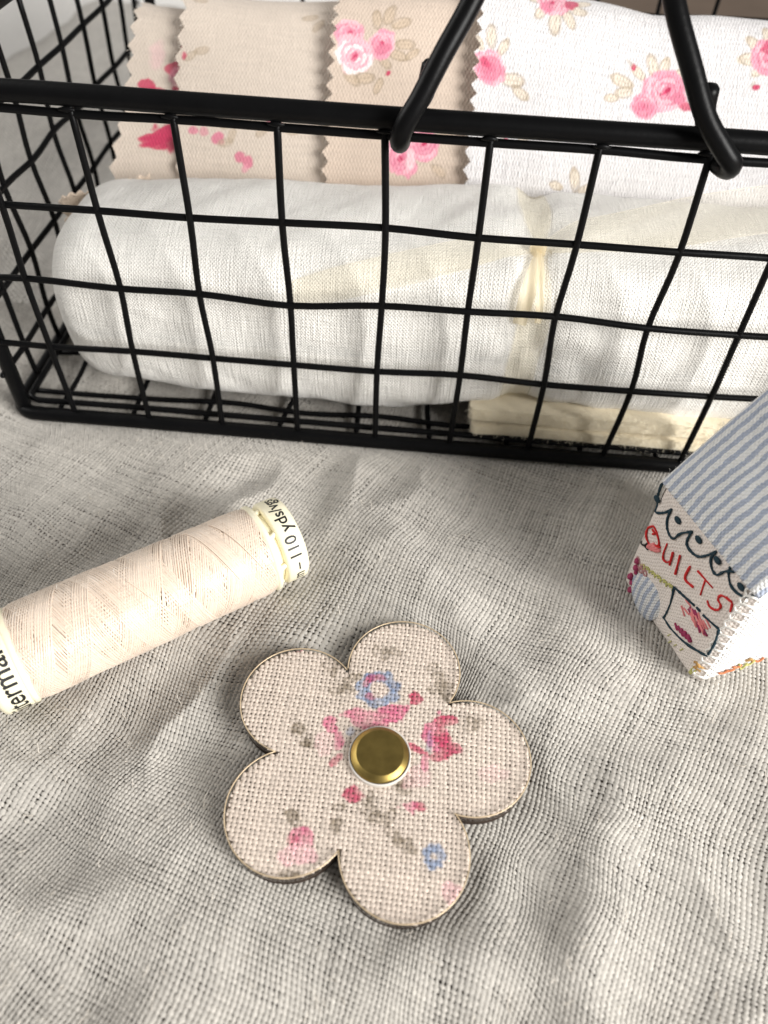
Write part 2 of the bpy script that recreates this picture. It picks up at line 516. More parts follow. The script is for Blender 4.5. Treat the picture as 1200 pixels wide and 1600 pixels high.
def yarn_mesh(fams, to_world, keep, colour):
    Vs, Fs, Cs, k = [], [], [], 0
    for (a, b, z, tint, L), swap in fams:
        lx, ly = (a, b) if not swap else (b, a)
        P, W = to_world(lx, ly, z)
        nA = a.shape[0]
        P = P.reshape(nA * L, 3, 3); base = (np.arange(nA)[:, None] * L + np.arange(L - 1)[None]).ravel()
        mid = keep(lx.reshape(nA * L, 3)[base, 1], ly.reshape(nA * L, 3)[base, 1], P[base, 1])
        base = base[mid]
        f = []
        for c in (0, 1):
            q = [base * 3 + c, base * 3 + c + 1, (base + 1) * 3 + c + 1, (base + 1) * 3 + c]
            f.append(np.stack(q if not swap else q[::-1], -1))
        F = np.vstack(f)
        Vf = P.reshape(-1, 3)
        col = colour(lx.ravel(), ly.ravel(), Vf) * tint.reshape(-1, 1)
        used, inv = np.unique(F, return_inverse=True)
        Vs.append(Vf[used]); Cs.append(col[used]); Fs.append(inv.reshape(F.shape) + k); k += len(used)
    return np.vstack(Vs), np.vstack(Fs), np.vstack(Cs)


def make_linen():
    pitch = .073
    ang = math.radians(-24)
    ca, sa = math.cos(ang), math.sin(ang)
    xs = np.array([YX0, YX1, YX0, YX1]); ys = np.array([YY0, YY0, YY1, YY1])
    lx, ly = ca * xs + sa * ys, -sa * xs + ca * ys
    x0, x1, y0, y1 = lx.min() - 1, lx.max() + 1, ly.min() - 1, ly.max() + 1
    nX, nY = int((x1 - x0) / pitch), int((y1 - y0) / pitch)
    f1 = weave_family(nX, nY, pitch, 2, pitch * .74, pitch * .36, 0, 21, .36, .32)
    f2 = weave_family(nY, nX, pitch, 2, pitch * .83, pitch * .40, 1, 51, .36, .32)

    def to_world(a, b, z):
        X, Y = a + x0, b + y0
        X = X + .42 * vnoise(X / 3.1, Y / 3.1, 71) + .09 * vnoise(X / .9, Y / .9, 73)
        Y = Y + .42 * vnoise(X / 3.1 + 9, Y / 3.1, 72) + .09 * vnoise(X / .9 + 4, Y / .9, 74)
        wx, wy = ca * X - sa * Y, sa * X + ca * Y
        return np.stack([wx, wy, cloth_h(wx, wy) + z], -1), None

    def keep(lx, ly, P):
        x, y = P[:, 0], P[:, 1]
        return (x > YX0) & (x < YX1) & (y > YY0) & (y < YY1) & (abs(x) < 5.2 + y * .55)

    base = np.array((.48, .452, .410))

    def colour(lx, ly, P):
        n = .06 * vnoise(P[:, 0] * .8, P[:, 1] * .8, 33)
        return base[None] * (1 + n[:, None])
    V, F, col = yarn_mesh([(f1, False), (f2, True)], to_world, keep, colour)
    return nmesh('weave_yarns', V, F, MT['linen'], None, col)


# outer sheet of the same cloth, further off than single yarns can be told apart
gx = np.arange(-36, 26.01, .4); gy = np.arange(-6, 42.01, .4)
X, Y = np.meshgrid(gx, gy, indexing='ij')
edge = .5 * vnoise(X / 5, Y * 0, 9)
Z = cloth_h(X, Y) + .06 * np.maximum(0, -X - 10.8 + .02 * (Y - 20)) * sstep(12, 18, Y) + .35 * fbm(X / 7 + 4, Y / 7, 88, 2) * sstep(17, 26, np.hypot(X * .9, Y - 6))
Yw = Y + edge * sstep(34, 42, Y)
V = np.stack([X, Yw, Z], -1).reshape(-1, 3)
F = grid_faces(len(gx), len(gy))
mid = V[F].mean(1)
inside = (mid[:, 0] > YX0 + .5) & (mid[:, 0] < YX1 - .5) & (mid[:, 1] > YY0 + .5) & (mid[:, 1] < YY1 - .5) & (abs(mid[:, 0]) < 3.6 + mid[:, 1] * .55 + 1.0)
V[:, 2] -= np.where((V[:, 0] > YX0 - .3) & (V[:, 0] < YX1 + .3) & (V[:, 1] < YY1 + .3), .09, 0)
cloth = nmesh('tablecloth', V, F[~inside], MT['linen_far'], uv=V[:, :2])
tag(cloth, kind='structure')
yarns = make_linen()
yarns.parent = cloth
tag(yarns, kind='stuff')


def fibres(name, pts, nrm, n_seg, length, r, mat, parent, seed, spread=1.0):
    g = np.random.default_rng(seed)
    parts = []
    for p, nr in zip(pts, nrm):
        d = nr + g.normal(size=3) * spread; d /= np.linalg.norm(d)
        q = [np.array(p, float)]; l = length * g.uniform(.4, 1.4) / n_seg
        for k in range(n_seg):
            d = d + g.normal(size=3) * .35; d /= np.linalg.norm(d)
            q.append(q[-1] + d * l)
        parts.append(tube_arrays(q, r * g.uniform(.6, 1.3), 3, caps=False))
    V, F = join(parts)
    o = nmesh(name, V, F, mat, parent)
    tag(o, kind='stuff')
    return o


px = rng.uniform(-7, 7, 700); py = rng.uniform(1, 13, 700)
pz = cloth_h(px, py) + .02
fibres('loose_fibres', np.stack([px, py, pz], -1), np.tile([0, 0, .35], (700, 1)), 4, .18, .0045, MT['fibre'], cloth, 5, .8)

# ------------------------------------------------------------------ white cloth heaped behind on the left
gx = np.arange(-46, 3.01, .35); gy = np.arange(22, 74.01, .35)
X, Y = np.meshgrid(gx, gy, indexing='ij')
bx = -15.4 + .14 * (Y - 33) + .8 * vnoise(X * 0, Y / 5, 3)
d1 = np.minimum(bx - X, Y - 24)
d2 = np.minimum(Y - (43.0 + .6 * vnoise(X / 4, Y * 0, 4)), 1.0 - X)
dd = np.maximum(d1, d2)
Z = 3.2 * (1 - np.exp(-np.maximum(dd, 0) / 1.6)) + .35 * fbm(X / 4, Y / 4, 44, 3) * sstep(0, 2, dd) - .3
V = np.stack([X, Y, Z], -1).reshape(-1, 3)
F = grid_faces(len(gx), len(gy))
F = F[(dd.ravel()[F] > -.05).all(1)]
wc = nmesh('white_cloth', V, F, MT['white_cloth'], uv=V[:, :2])
tag(wc, 'heap of plain white cloth behind the left end of the basket', 'cloth')


# ------------------------------------------------------------------ wire basket
BW, BD, BH = 19.7, 13.3, 7.02
basket = empty('wire_basket', bp(BW / 2, BD / 2, 0), 'black wire basket with swing handle, filled with fabric', 'basket')


def wavy(P0, P1, nodes, nrm, seed, amp=.05, lat=None, lamp=.03):
    """a wire that bends a little at every crossing"""
    g = np.random.default_rng(seed)
    ks = np.concatenate([[0], nodes, [1]])
    P0, P1 = np.array(P0, float), np.array(P1, float)
    pts = []
    for k, t in enumerate(ks):
        p = P0 + (P1 - P0) * t
        if 0 < k < len(ks) - 1:
            p = p + nrm * amp * (1 if k % 2 else -1) * .5 + (lat * g.normal() * lamp if lat is not None else 0)
        pts.append(p)
    return catmull(pts, 4)


RW = .064
fu = [1.38, 3.08, 4.74, 6.45, 8.2, 9.86, 11.6, 13.25, 14.95, 16.6, 18.3]
fz = [2.08, 3.58, 5.16]
ld = [1.25, 2.7, 4.1, 5.55, 6.98, 8.4, 9.9, 11.1, 12.25]
lz = [1.15, 2.6, 4.12, 5.52]
sd = 100
for side, d0, nr in (('front', 0.0, -BY), ('back', BD, BY)):
    for k, u in enumerate(fu):
        sd += 1
        g = np.random.default_rng(sd)
        P = wavy(bp(u, d0, .12), bp(u + g.normal() * .03, d0, BH - .1), [z / BH for z in fz], nr, sd, .05, BX, .035)
        tube('vertical_wire', P, RW, MT['black'], basket, 8)
    for k, z in enumerate(fz):
        sd += 1
        P = wavy(bp(0, d0, z), bp(BW, d0, z + .05), [u / BW for u in fu], -nr, sd, .05, BZ, .035)
        tube('horizontal_wire', P, RW * 1.03, MT['black'], basket, 8)
for side, u0, nr in (('left', 0.0, -BX), ('right', BW, BX)):
    for k, d in enumerate(ld):
        sd += 1
        P = wavy(bp(u0, d, .12), bp(u0, d - .1, BH - .1), [z / BH for z in lz], nr, sd, .07, BY, .045)
        tube('vertical_wire', P, RW, MT['black'], basket, 8)
    for k, z in enumerate(lz):
        sd += 1
        P = wavy(bp(u0, 0, z), bp(u0, BD, z), [d / BD for d in ld], -nr, sd, .03, BZ, .02)
        tube('horizontal_wire', P, RW * 1.03, MT['black'], basket, 8)
# floor grid
for k, u in enumerate(fu):
    sd += 1
    u = u - .45
    P = wavy(bp(u, .25, .16), bp(u + .1, BD - .2, .16), [d / BD for d in ld], BZ, sd, .04, BX, .08)
    tube('floor_wire', P, RW, MT['black'], basket, 6)
for k, d in enumerate(ld[:-1]):
    sd += 1
    d = d - .62
    P = wavy(bp(.2, d, .26), bp(BW - .2, d + .05, .26), [u / BW for u in fu], BZ, sd, .05, BY, .06)
    tube('floor_wire', P, RW, MT['black'], basket, 6)


def rrect(z, inset, rad, n=6, ripple=0):
    pts = []
    for (cu, cd, a0) in ((rad, rad, 180), (BW - rad, rad, 270), (BW - rad, BD - rad, 0), (rad, BD - rad, 90)):
        for k in range(n + 1):
            a = math.radians(a0 + 90 * k / n)
            uu = cu + (rad - inset) * math.cos(a); d_ = cd + (rad - inset) * math.sin(a)
            pts.append((uu, d_))
    # subdivide the long runs so the bars are not perfectly straight
    out = []
    for i in range(len(pts)):
        a, b = np.array(pts[i]), np.array(pts[(i + 1) % len(pts)])
        m = max(1, int(np.hypot(*(b - a)) / 1.0))
        for q in range(m): out.append(a + (b - a) * q / m)
    out.append(out[0])
    out = np.array(out)
    zz = z + ripple * vnoise(np.arange(len(out)) * .37, np.arange(len(out)) * 0, 12)
    zz[-1] = zz[0]
    return bp(out[:, 0], out[:, 1], zz)


def ring(name, P, r, sides=12):
    V, F = tube_arrays(P, r, sides, caps=False)
    return nmesh(name, V, F, MT['black'], basket)


ring('rim', rrect(BH + .06, 0.0, .5, ripple=.03), .172, 16)
for d_ in (.02, BD - .02):
    uu_ = np.linspace(.3, BW - .3, 24)
    tube('rim_wire', bp(uu_, d_, BH - .22 + .03 * vnoise(uu_ * .6, uu_ * 0, 12)), .075, MT['black'], basket, 8)
ring('base_rail', rrect(.15, -.02, .45, ripple=.015), .165, 14)
ring('base_wire', rrect(.34, .22, .5, ripple=.03), .07, 8)
for (u, d) in ((.13, .13), (BW - .13, .13), (.13, BD - .13), (BW - .13, BD - .13)):
    tube('corner_post', [bp(u, d, .1), bp(u, d, BH * .5), bp(u, d, BH)], .16, MT['black'], basket, 12)
# weld beads where the wires meet the rim
for k, u in enumerate(fu):
    g = np.random.default_rng(400 + k)
    P = bp(u + np.array([-.13, 0, .13]) + g.normal() * .02, np.array([-.07, -.10, -.07]), BH - .13 + np.array([0, .02, .0]))
    tube('weld_bead', P, [.02, .05, .02], MT['black'], basket, 8)

# swing handle: one bent rod, hooked over the rim at both ends
hl = [(8.86, .34, 7.75), (8.78, .36, 7.35), (8.60, .36, 7.06), (8.50, .15, 6.84), (8.46, -.16, 6.78), (8.47, -.38, 6.95), (8.55, -.42, 7.2),
      (8.74, -.33, 7.52), (9.02, -.10, 8.05), (9.36, .25, 8.62), (9.75, .7, 9.4), (10.1, 1.1, 10.2), (10.45, 1.35, 10.7)]
hr = [(11.4, 1.35, 10.7), (11.7, 1.1, 10.2), (11.98, .7, 9.4), (12.24, .25, 8.75), (12.62, -.08, 8.1), (12.98, -.32, 7.52), (13.36, -.44, 7.12), (13.56, -.42, 6.92),
      (13.60, -.20, 6.74), (13.46, .10, 6.76), (13.30, .34, 7.0), (13.17, .40, 7.35), (13.12, .40, 7.66)]
P = catmull(hl + hr, 6)
tube('handle', bp(P[:, 0], P[:, 1], P[:, 2]), .158, MT['black'], basket, 14)

# ------------------------------------------------------------------ rolled cloth with organza ribbon
roll = empty('cloth_bundle', bp(9.5, 2.5, .3), 'plump cream flannel bundle tied with sheer ribbon at basket front', 'cloth bundle')
RU0, RU1, TIE = 1.18, 18.6, 11.2


def roll_point(u, a, extra=0.0):
    """a: angle round the bundle, 0 = towards the front, 90deg = up"""
    u = np.asarray(u, float); a = np.asarray(a, float)
    e0 = np.clip((u - RU0) / 1.0, 0, 1); e1 = np.clip((RU1 - u) / 1.0, 0, 1)
    endf = np.sqrt(np.clip(1 - (1 - np.minimum(e0, e1)) ** 2, 0, 1))
    endf = .60 + .40 * endf
    endf = np.where(np.minimum(e0, e1) <= 0, 0.60, endf)
    pinch = 1 - .085 * np.exp(-((u - TIE) / .42) ** 2)
    n = 3.2
    ca, sa = np.cos(a), np.sin(a)
    rr = (np.abs(ca) ** n + np.abs(sa) ** n) ** (-1 / n)
    lift = sstep(8.6, 10.6, u) * .56
    dc, zc = 2.60, 2.16 + lift * .55
    rd = 2.16; rz = 2.0 - lift * .26 + .1 * sstep(3, 9, u) - .12 * np.exp(-((u - 2) / 1.5) ** 2)
    cr = .026 * fbm(u / 1.9 + 1.2 * np.cos(a), 1.5 * np.sin(a) + 3, 61, 3) + .011 * fbm(u / .7 + 2 * np.cos(a), 4 * np.sin(a), 64, 2)
    cr = cr + .006 * (1 - np.abs(fbm(u / .55 + 1.5 * np.cos(a), 3.2 * np.sin(a) + u * .4, 66, 2))) * (.5 + .5 * vnoise(u / 2, 2 * np.sin(a), 67))
    # gathers running out from the tie
    w = np.exp(-(np.abs(u - TIE) / 1.3))
    cr = cr + .075 * w * (1 - np.exp(-((u - TIE) / .25) ** 2)) * np.sin(a * 9 + 1.2 * np.sin(u * 2)) * .6
    f = (1 + cr) * endf * pinch
    f2 = f
    D = dc - rd * rr * ca * f2 - ca * extra
    Zr = zc + rz * rr * sa * f2 + sa * extra
    return D, np.maximum(Zr, .24 + lift * .9)


us = np.concatenate([[RU0 - .02], np.linspace(RU0, RU0 + 1, 26)[:-1], np.linspace(RU0 + 1, RU1 - 1, 330), np.linspace(RU1 - 1, RU1, 18)[1:]])
an = np.pi + np.linspace(0, 2 * np.pi, 150, endpoint=False)
U, A = np.meshgrid(us, an, indexing='ij')
D, Zz = roll_point(U, A)
V = bp(U, D, Zz)
# close the ends: one ring drawn in to the middle
cuv = np.stack([U, A * 2.1], -1)
rings = [V]
uvs = [cuv]
for k, f in ((0, .8), (0, .45), (0, .02)):
    c = V[0].mean(0)
    rings.insert(0, (c + (V[0] - c) * f - BX * (.10 * (1 - f ** 2)) + BX * .03 * np.sin(f * 20))[None]); uvs.insert(0, cuv[:1] * np.array([1, 1]) - np.array([(1 - f) * 2, 0]))
V = np.concatenate(rings, 0); UVs = np.concatenate(uvs, 0)
nu, nv = V.shape[:2]
i, j = np.meshgrid(np.arange(nu - 1), np.arange(nv), indexing='ij')
F = np.stack([i * nv + j, i * nv + (j + 1) % nv, (i + 1) * nv + (j + 1) % nv, (i + 1) * nv + j], -1).reshape(-1, 4)
F = F[:, ::-1]
nmesh('rolled_flannel', V.reshape(-1, 3), F, MT['flannel'], roll, uv=UVs.reshape(-1, 2))
# flap edge along the top of the bundle
g = np.random.default_rng(55)
fu_ = g.uniform(RU0 + .8, RU1 - 1, 420); fa_ = g.uniform(.1, 2.0, 420)
fd_, fz_ = roll_point(fu_, fa_)
fibres('flannel_fuzz', bp(fu_, fd_, fz_), np.tile(-BY * .4 + BZ * .5, (420, 1)), 4, .16, .0028, MT['white_thread'], roll, 56, .8)
# ribbon band round the bundle
aa = np.linspace(-1.9, 3.6, 120)
wv = np.linspace(-1, 1, 13)
A2, W2 = np.meshgrid(aa, wv, indexing='ij')
knot_a = 1.05
half = .30 - .23 * np.exp(-((A2 - knot_a) / .33) ** 2)
U2 = TIE + W2 * half + .06 * np.sin(A2 * 2)
D2, Z2 = roll_point(U2, A2, .045)
V = bp(U2, D2, Z2)
nmesh('ribbon_band', V.reshape(-1, 3), grid_faces(120, 13), MT['organza'], roll, uv=np.stack([A2 * 2, W2], -1).reshape(-1, 2))
kd, kz = roll_point(np.array(TIE), np.array(knot_a), .12)
kn = bp(TIE, float(kd), float(kz))
bm = bmesh.new()
bmesh.ops.create_icosphere(bm, subdivisions=3, radius=.16)
for v in bm.verts:
    n = float(vnoise(v.co.x * 14 + 2, v.co.y * 14 + v.co.z * 9, 3))
    v.co *= 1 + .22 * n
    v.co = Vector((v.co.x * 1.05, v.co.y * .7, v.co.z * 1.1)) + Vector(kn)
me_tmp = bm_object('ribbon_knot', bm, MT['organza_dense'], roll)


def ribbon(name, path, nrm, half, mat, seed, curl=.05, twist=0.):
    P = catmull(path, 16)
    n = len(P)
    T = np.gradient(P, axis=0); T /= np.linalg.norm(T, axis=1)[:, None]
    N = np.array(nrm, float)
    side = np.cross(T, N); side /= np.linalg.norm(side, axis=1)[:, None]
    w = np.linspace(-1, 1, 15)
    t = np.linspace(0, 1, n)
    hh = np.interp(t, np.linspace(0, 1, len(half)), half)
    out = P[:, None] + side[:, None] * (hh[:, None] * w)[..., None] + N * (curl * np.sin(w * 3.0 + t[:, None] * 7) * np.minimum(1, hh[:, None] / .2))[..., None]
    s = np.concatenate([[0], np.cumsum(np.linalg.norm(np.diff(P, axis=0), axis=1))])
    uv = np.stack(np.broadcast_arrays(s[:, None], w[None]), -1)
    return nmesh(name, out.reshape(-1, 3), grid_faces(n, 15), mat, roll, uv=uv.reshape(-1, 2))


def rp(u, a, ex):
    d, z = roll_point(np.array(float(u)), np.array(float(a)), ex)
    return bp(u, float(d), float(z))


nrm = (-BY * .75 + BZ * .66)
ribbon('ribbon_tail', [rp(11.2, 1.05, .14), rp(11.9, 1.12, .20), rp(12.9, 1.22, .26), rp(14.2, 1.38, .34), rp(15.6, 1.5, .5), rp(17.2, 1.55, .7)], nrm, [.07, .32, .42, .46, .46, .44], MT['organza'], 3)
ribbon('ribbon_tail', [rp(11.2, 1.05, .14), rp(10.5, 1.0, .16), rp(9.6, .92, .13), rp(8.5, .80, .13), rp(7.3, .66, .12), rp(6.4, .55, .10)], nrm, [.07, .22, .30, .33, .32, .28], MT['organza'], 4)
ribbon('ribbon_loop', [rp(11.2, 1.05, .15), rp(11.12, .85, .22), rp(11.02, .62, .24), rp(10.96, .34, .14)], nrm, [.05, .11, .15, .13], MT['organza_dense'], 5)
ribbon('ribbon_loop', [rp(11.22, 1.05, .15), rp(11.26, .80, .18), rp(11.30, .55, .16), rp(11.32, .36, .10)], nrm, [.05, .06, .07, .06], MT['organza_dense'], 6)

# ------------------------------------------------------------------ cream felt under the bundle
def felt(name, u0, u1, d0, d1, z0, z1, label, seed):
    n1, n2, n3 = 150, 60, 8
    o = empty(name, bp((u0 + u1) / 2, (d0 + d1) / 2, z0), label, 'felt', 'felt sheets')
    # a rounded slab: outline swept
    prof = [(-.0, z0), (-.06, z0 + .04), (-.08, (z0 + z1) / 2), (-.06, z1 - .04), (.02, z1), (.6, z1), (3, z1)]
    P = catmull(prof, 6)
    uu = np.linspace(u0, u1, 260)
    Ug, K = np.meshgrid(uu, np.arange(len(P)), indexing='ij')
    dd_ = d0 + P[K, 0] + .03 * fbm(Ug * .8, Ug * 0, seed, 2)
    zz_ = P[K, 1] + .025 * fbm(Ug * .9, Ug * 0, seed + 3, 2)
    # left edge rounds back
    t = np.clip((Ug - u0) / .12, 0, 1); dd_ = dd_ + .1 * (1 - t) ** 2
    Vg = bp(Ug, dd_, zz_)
    left_cap = bp(np.full(len(P), u0 + .05), P[:, 0] * .2 + 2.0, P[:, 1])
    Vall = np.concatenate([left_cap[None], Vg], 0)
    nmesh('felt_slab', Vall.reshape(-1, 3), grid_faces(261, len(P)), MT['felt'], o)
    g = np.random.default_rng(seed)
    m = 2600
    ku = g.uniform(u0, u1, m); kk = g.integers(6, 30, m)
    pts = bp(ku, d0 + P[kk, 0], P[kk, 1])
    fibres('felt_hair', pts, np.tile(-BY * .8 + BZ * .35, (m, 1)), 3, .10, .0030, MT['felt_hair'], o, seed + 9, .6)
    return o


felt('felt_sheet', 10.30, 18.9, .30, 4.6, .30, .63, 'cream felt sheet lying lowest, on the basket floor', 31)
felt('felt_sheet', 10.22, 18.9, .40, 4.6, .64, 1.0, 'cream felt sheet directly under the flannel bundle', 37)


# ------------------------------------------------------------------ printed fabric pieces standing behind the bundle
PR = [(4.3, .4), (4.5, 2.5), (4.95, 3.9), (5.8, 5.0), (6.8, 5.95), (7.55, 6.33), (8.3, 6.2), (8.75, 5.4), (8.9, 3)]
prof = catmull(PR)
PL = np.concatenate([[0], np.cumsum(np.hypot(*np.diff(prof, axis=0).T))])
tang = np.gradient(prof, axis=0); tang /= np.linalg.norm(tang, axis=1)[:, None]
pnorm = np.stack([-tang[:, 1], tang[:, 0]], -1)     # towards the viewer / up


class Print:
    """collects flat printed shapes and evaluates their colour on a set of points"""
    def __init__(self, base): self.base = np.array(base); self.ops = []

    def blob(self, x, y, rx, ry, rot, col, op=1., soft=.07, rag=.25, seed=None, ring=None):
        self.ops.append((x, y, rx, ry, math.radians(rot), np.array(col), op, soft, rag, seed if seed is not None else len(self.ops) * 13 + 5, ring))

    def __call__(self, x, y):
        c = np.tile(self.base, (x.size, 1)).astype(float)
        x = x.ravel(); y = y.ravel()
        for (cx, cy, rx, ry, rot, col, op, soft, rag, seed, ring_) in self.ops:
            R = max(rx, ry) * 1.6
            m = (abs(x - cx) < R) & (abs(y - cy) < R)
            if not m.any(): continue
            dx, dy = x[m] - cx, y[m] - cy
            a = (dx * math.cos(rot) + dy * math.sin(rot)) / rx; b = (-dx * math.sin(rot) + dy * math.cos(rot)) / ry
            q = np.hypot(a, b) + rag * fbm(x[m] * 6 / max(rx, .15) * .15 + seed, y[m] * 6 / max(rx, .15) * .15, seed, 3)
            if ring_ is None: k = 1 - sstep(1 - soft, 1 + soft, q)
            else: k = (1 - sstep(ring_ * .5, ring_, abs(q - 1)))
            k = (k * op)[:, None]
            c[m] = c[m] * (1 - k) + col * k
        return c


PINK = srgb(220, 126, 150); HOT = srgb(200, 60, 98); PALE = srgb(246, 190, 200); MID = srgb(234, 160, 178); CRM = srgb(228, 212, 188); TAU = srgb(178, 160, 138); WHT = srgb(250, 240, 238)


def leaf(p, x, y, l, rot, fill=CRM, line=TAU, op=.9):
    p.blob(x, y, l, l * .48, rot, fill, op * .75, .12, .22)
    p.blob(x, y, l, l * .50, rot, line, op * .7, .1, .16, ring=.24)
    p.blob(x, y, l * .75, l * .06, rot, line, op * .5, .3, .1)


def rose(p, x, y, r, rot=0, pale=False):
    base, mid, hi = (MID, PINK, PALE) if not pale else (PALE, MID, WHT)
    g_ = np.random.default_rng(int(abs(x * 100 + y * 37)))
    p.blob(x, y, r * .95, r * .84, rot, base, 1, .08, .34)
    for R_, n_, w_ in ((.74, 7, .40), (.46, 5, .32), (.24, 3, .22)):
        for k in range(n_):
            t = math.radians(rot) + (k + g_.uniform(-.2, .2)) * 6.283 / n_
            px_, py_ = x + R_ * r * math.cos(t), y + R_ * .88 * r * math.sin(t)
            d_ = math.degrees(t) + 90
            p.blob(px_, py_, r * w_, r * w_ * .62, d_, hi if g_.uniform() < .55 else base, .85, .10, .3)
            p.blob(px_ - .10 * r * math.cos(t), py_ - .10 * r * math.sin(t), r * w_ * .85, r * w_ * .26, d_, mid, .8, .15, .35)
    p.blob(x + .04 * r, y + .03 * r, r * .24, r * .19, rot + 50, PINK, 1, .12, .3)
    p.blob(x + .06 * r, y + .03 * r, r * .15, r * .08, rot + 20, HOT, 1, .15, .3)
    p.blob(x - .1 * r, y - .12 * r, r * .2, r * .05, rot + 20, HOT, .7, .15, .3)


def bud(p, x, y, r, rot=60):
    p.blob(x, y, r, r * .7, rot, HOT, .95, .2, .3)
    p.blob(x - r * .9, y + r * .8, r * 1.1, r * .4, rot + 40, TAU, .5, .2, .2)


def fabric_piece(name, u0, u1, off, pr, mat, label, zf=lambda u: u * 0 + 1.0, left=lambda t: t * 0, tooth=.13, tp=.30, t0=2.4, t1=9.6, res=.025, group='printed fabric pieces'):
    nu_ = int((u1 - u0) / res); nt_ = int((t1 - t0) / res)
    uu = np.linspace(0, 1, nu_) ** 1.0; tt = np.linspace(t0, t1, nt_)
    Ug, Tg = np.meshgrid(uu, tt, indexing='ij')
    # pinking shears: zigzag left edge
    ph = Tg / tp + .06 * vnoise(Tg * 2, Tg * 0, 3)
    zig = (np.abs((ph % 1) - .5) * 2 - .5) * tooth
    uL = u0 + left(Tg) + zig * np.exp(-Ug * (u1 - u0) / .25)
    UU = uL + (u1 - uL) * Ug
    d = np.interp(Tg, PL, prof[:, 0]); z = np.interp(Tg, PL, prof[:, 1])
    nd = np.interp(Tg, PL, pnorm[:, 0]); nz = np.interp(Tg, PL, pnorm[:, 1])
    wob = off + .05 * fbm(UU / 2.3, Tg / 2.5, 7 + int(off * 100), 2) * sstep(0, .8, Ug * (u1 - u0)) + .02 * vnoise(UU / .8, Tg / .9, 4)
    lift = .10 * np.exp(-Ug * (u1 - u0) / .35) * (.4 + .6 * vnoise(Tg / 1.2, Tg * 0 + off * 9, 15))
    D_ = d + nd * (wob + lift); Z_ = (z + nz * (wob + lift)) * zf(UU)
    Vg = bp(UU, D_, Z_)
    col = pr(UU, Tg)
    o = nmesh(name, Vg.reshape(-1, 3), grid_faces(nu_, nt_), mat, None, col, np.stack([UU, Tg], -1).reshape(-1, 2))
    tag(o, label, 'fabric', group)
    g_ = np.random.default_rng(int(u0 * 100))
    k_ = g_.integers(20, nt_ - 90, 130)
    fibres('frayed_threads', Vg[1, k_], np.tile(-BX * .8 + BZ * .1 - BY * .2, (130, 1)), 3, .09, .0035, MT['fibre'], o, int(u0 * 10), .5)
    return o


BEI = srgb(216, 192, 172)
# A: beige, red flower fragments, furthest left
pA = Print(srgb(216, 202, 188))
RED = srgb(204, 66, 100)
pA.blob(3.05, 6.3, .12, .32, 10, RED, .9, .15, .35)
pA.blob(2.92, 5.78, .26, .17, 15, RED, .85, .15, .35); pA.blob(2.86, 5.55, .12, .3, 0, MID, .6, .3, .3); pA.blob(3.0, 5.38, .17, .2, 0, RED, .85, .15, .4)
pA.blob(2.2, 5.32, .26, .16, -20, RED, .9, .12, .45); pA.blob(2.5, 5.22, .2, .08, -25, RED, .8, .15, .35)
for k in range(6):
    pA.blob(2.72 - .10 * k * .8, 4.28 - .06 * k + (.09 if k % 2 else -.06), .42 - .03 * k, .085, 38 - 9 * k, RED, .9, .15, .3)
pA.blob(2.72, 4.2, .26, .34, 20, RED, .9, .15, .35)
pA.blob(2.4, 6.1, .2, .3, 0, PALE, .35, .4, .3)
fabric_piece('fabric_piece', 1.78, 6.0, 0.0, pA, MT['printed'], 'beige fabric piece with red flower fragments, furthest left in the basket', zf=lambda u: .965 + 0 * u,
             left=lambda t: -.35 * sstep(5.2, 3, t), tooth=.16, tp=.46)
# B
pB = Print(srgb(218, 204, 190))
pB.blob(3.42, 4.22, .10, .08, 0, PINK, .8, .2, .35); pB.blob(3.66, 4.2, .10, .10, 0, PINK, .6, .2, .35)
pB.blob(4.0, 4.05, .12, .13, 30, PINK, .9, .2, .4)
pB.blob(4.5, 3.74, .13, .10, 0, PINK, .9, .2, .4); pB.blob(4.68, 3.66, .12, .13, 0, PINK, .9, .2, .4); pB.blob(4.62, 3.5, .10, .10, 0, MID, .7, .2, .4)
pB.blob(5.15, 4.45, .14, .1, 0, PINK, .8, .2, .4); pB.blob(5.4, 4.42, .08, .08, 0, HOT, .6, .2, .4)
for (x, y, r) in ((4.2, 4.4, 20), (4.3, 4.15, 70), (4.15, 4.0, 10), (5.0, 4.3, 40), (5.7, 4.35, 0), (3.5, 5.95, 15), (3.25, 5.8, 40), (5.9, 6.9, 10), (6.1, 6.7, 50), (3.3, 7.2, 0)):
    leaf(pB, x, y, .16, r, srgb(196, 176, 152), TAU, .7)
pB.blob(3.12, 5.8, .06, .1, 0, HOT, .8, .2, .3)
fabric_piece('fabric_piece', 2.98, 9.3, .10, pB, MT['printed'], 'wide beige fabric piece with tiny pink sprigs, second from the left', tooth=.14, tp=.46, left=lambda t: .10 * sstep(5.5, 3.5, t))
# C
pC = Print(srgb(211, 193, 177))
for (x, y, r, l) in ((7.45, 6.62, 100, .2), (7.72, 6.72, 70, .22), (8.0, 6.55, 20, .22), (8.1, 6.1, 0, .2), (7.98, 5.86, -15, .2), (7.7, 5.7, -40, .15), (8.3, 5.9, 40, .15), (7.3, 5.35, 10, .2), (7.6, 5.2, 70, .16), (7.0, 5.3, 150, .18)):
    leaf(pC, x, y, l, r, srgb(202, 180, 154), srgb(158, 140, 118), .8)
rose(pC, 6.86, 6.25, .34, 20)
rose(pC, 7.02, 5.78, .42, 200, True)
rose(pC, 7.6, 6.08, .30, 80); pC.blob(7.62, 5.98, .2, .1, 20, PINK, .8, .2, .3)
bud(pC, 7.80, 5.48, .07)
rose(pC, 8.72, 4.10, .36, 10); rose(pC, 8.22, 3.78, .34, 120, False); pC.blob(8.46, 3.8, .1, .2, 0, WHT, .5, .2, .3)
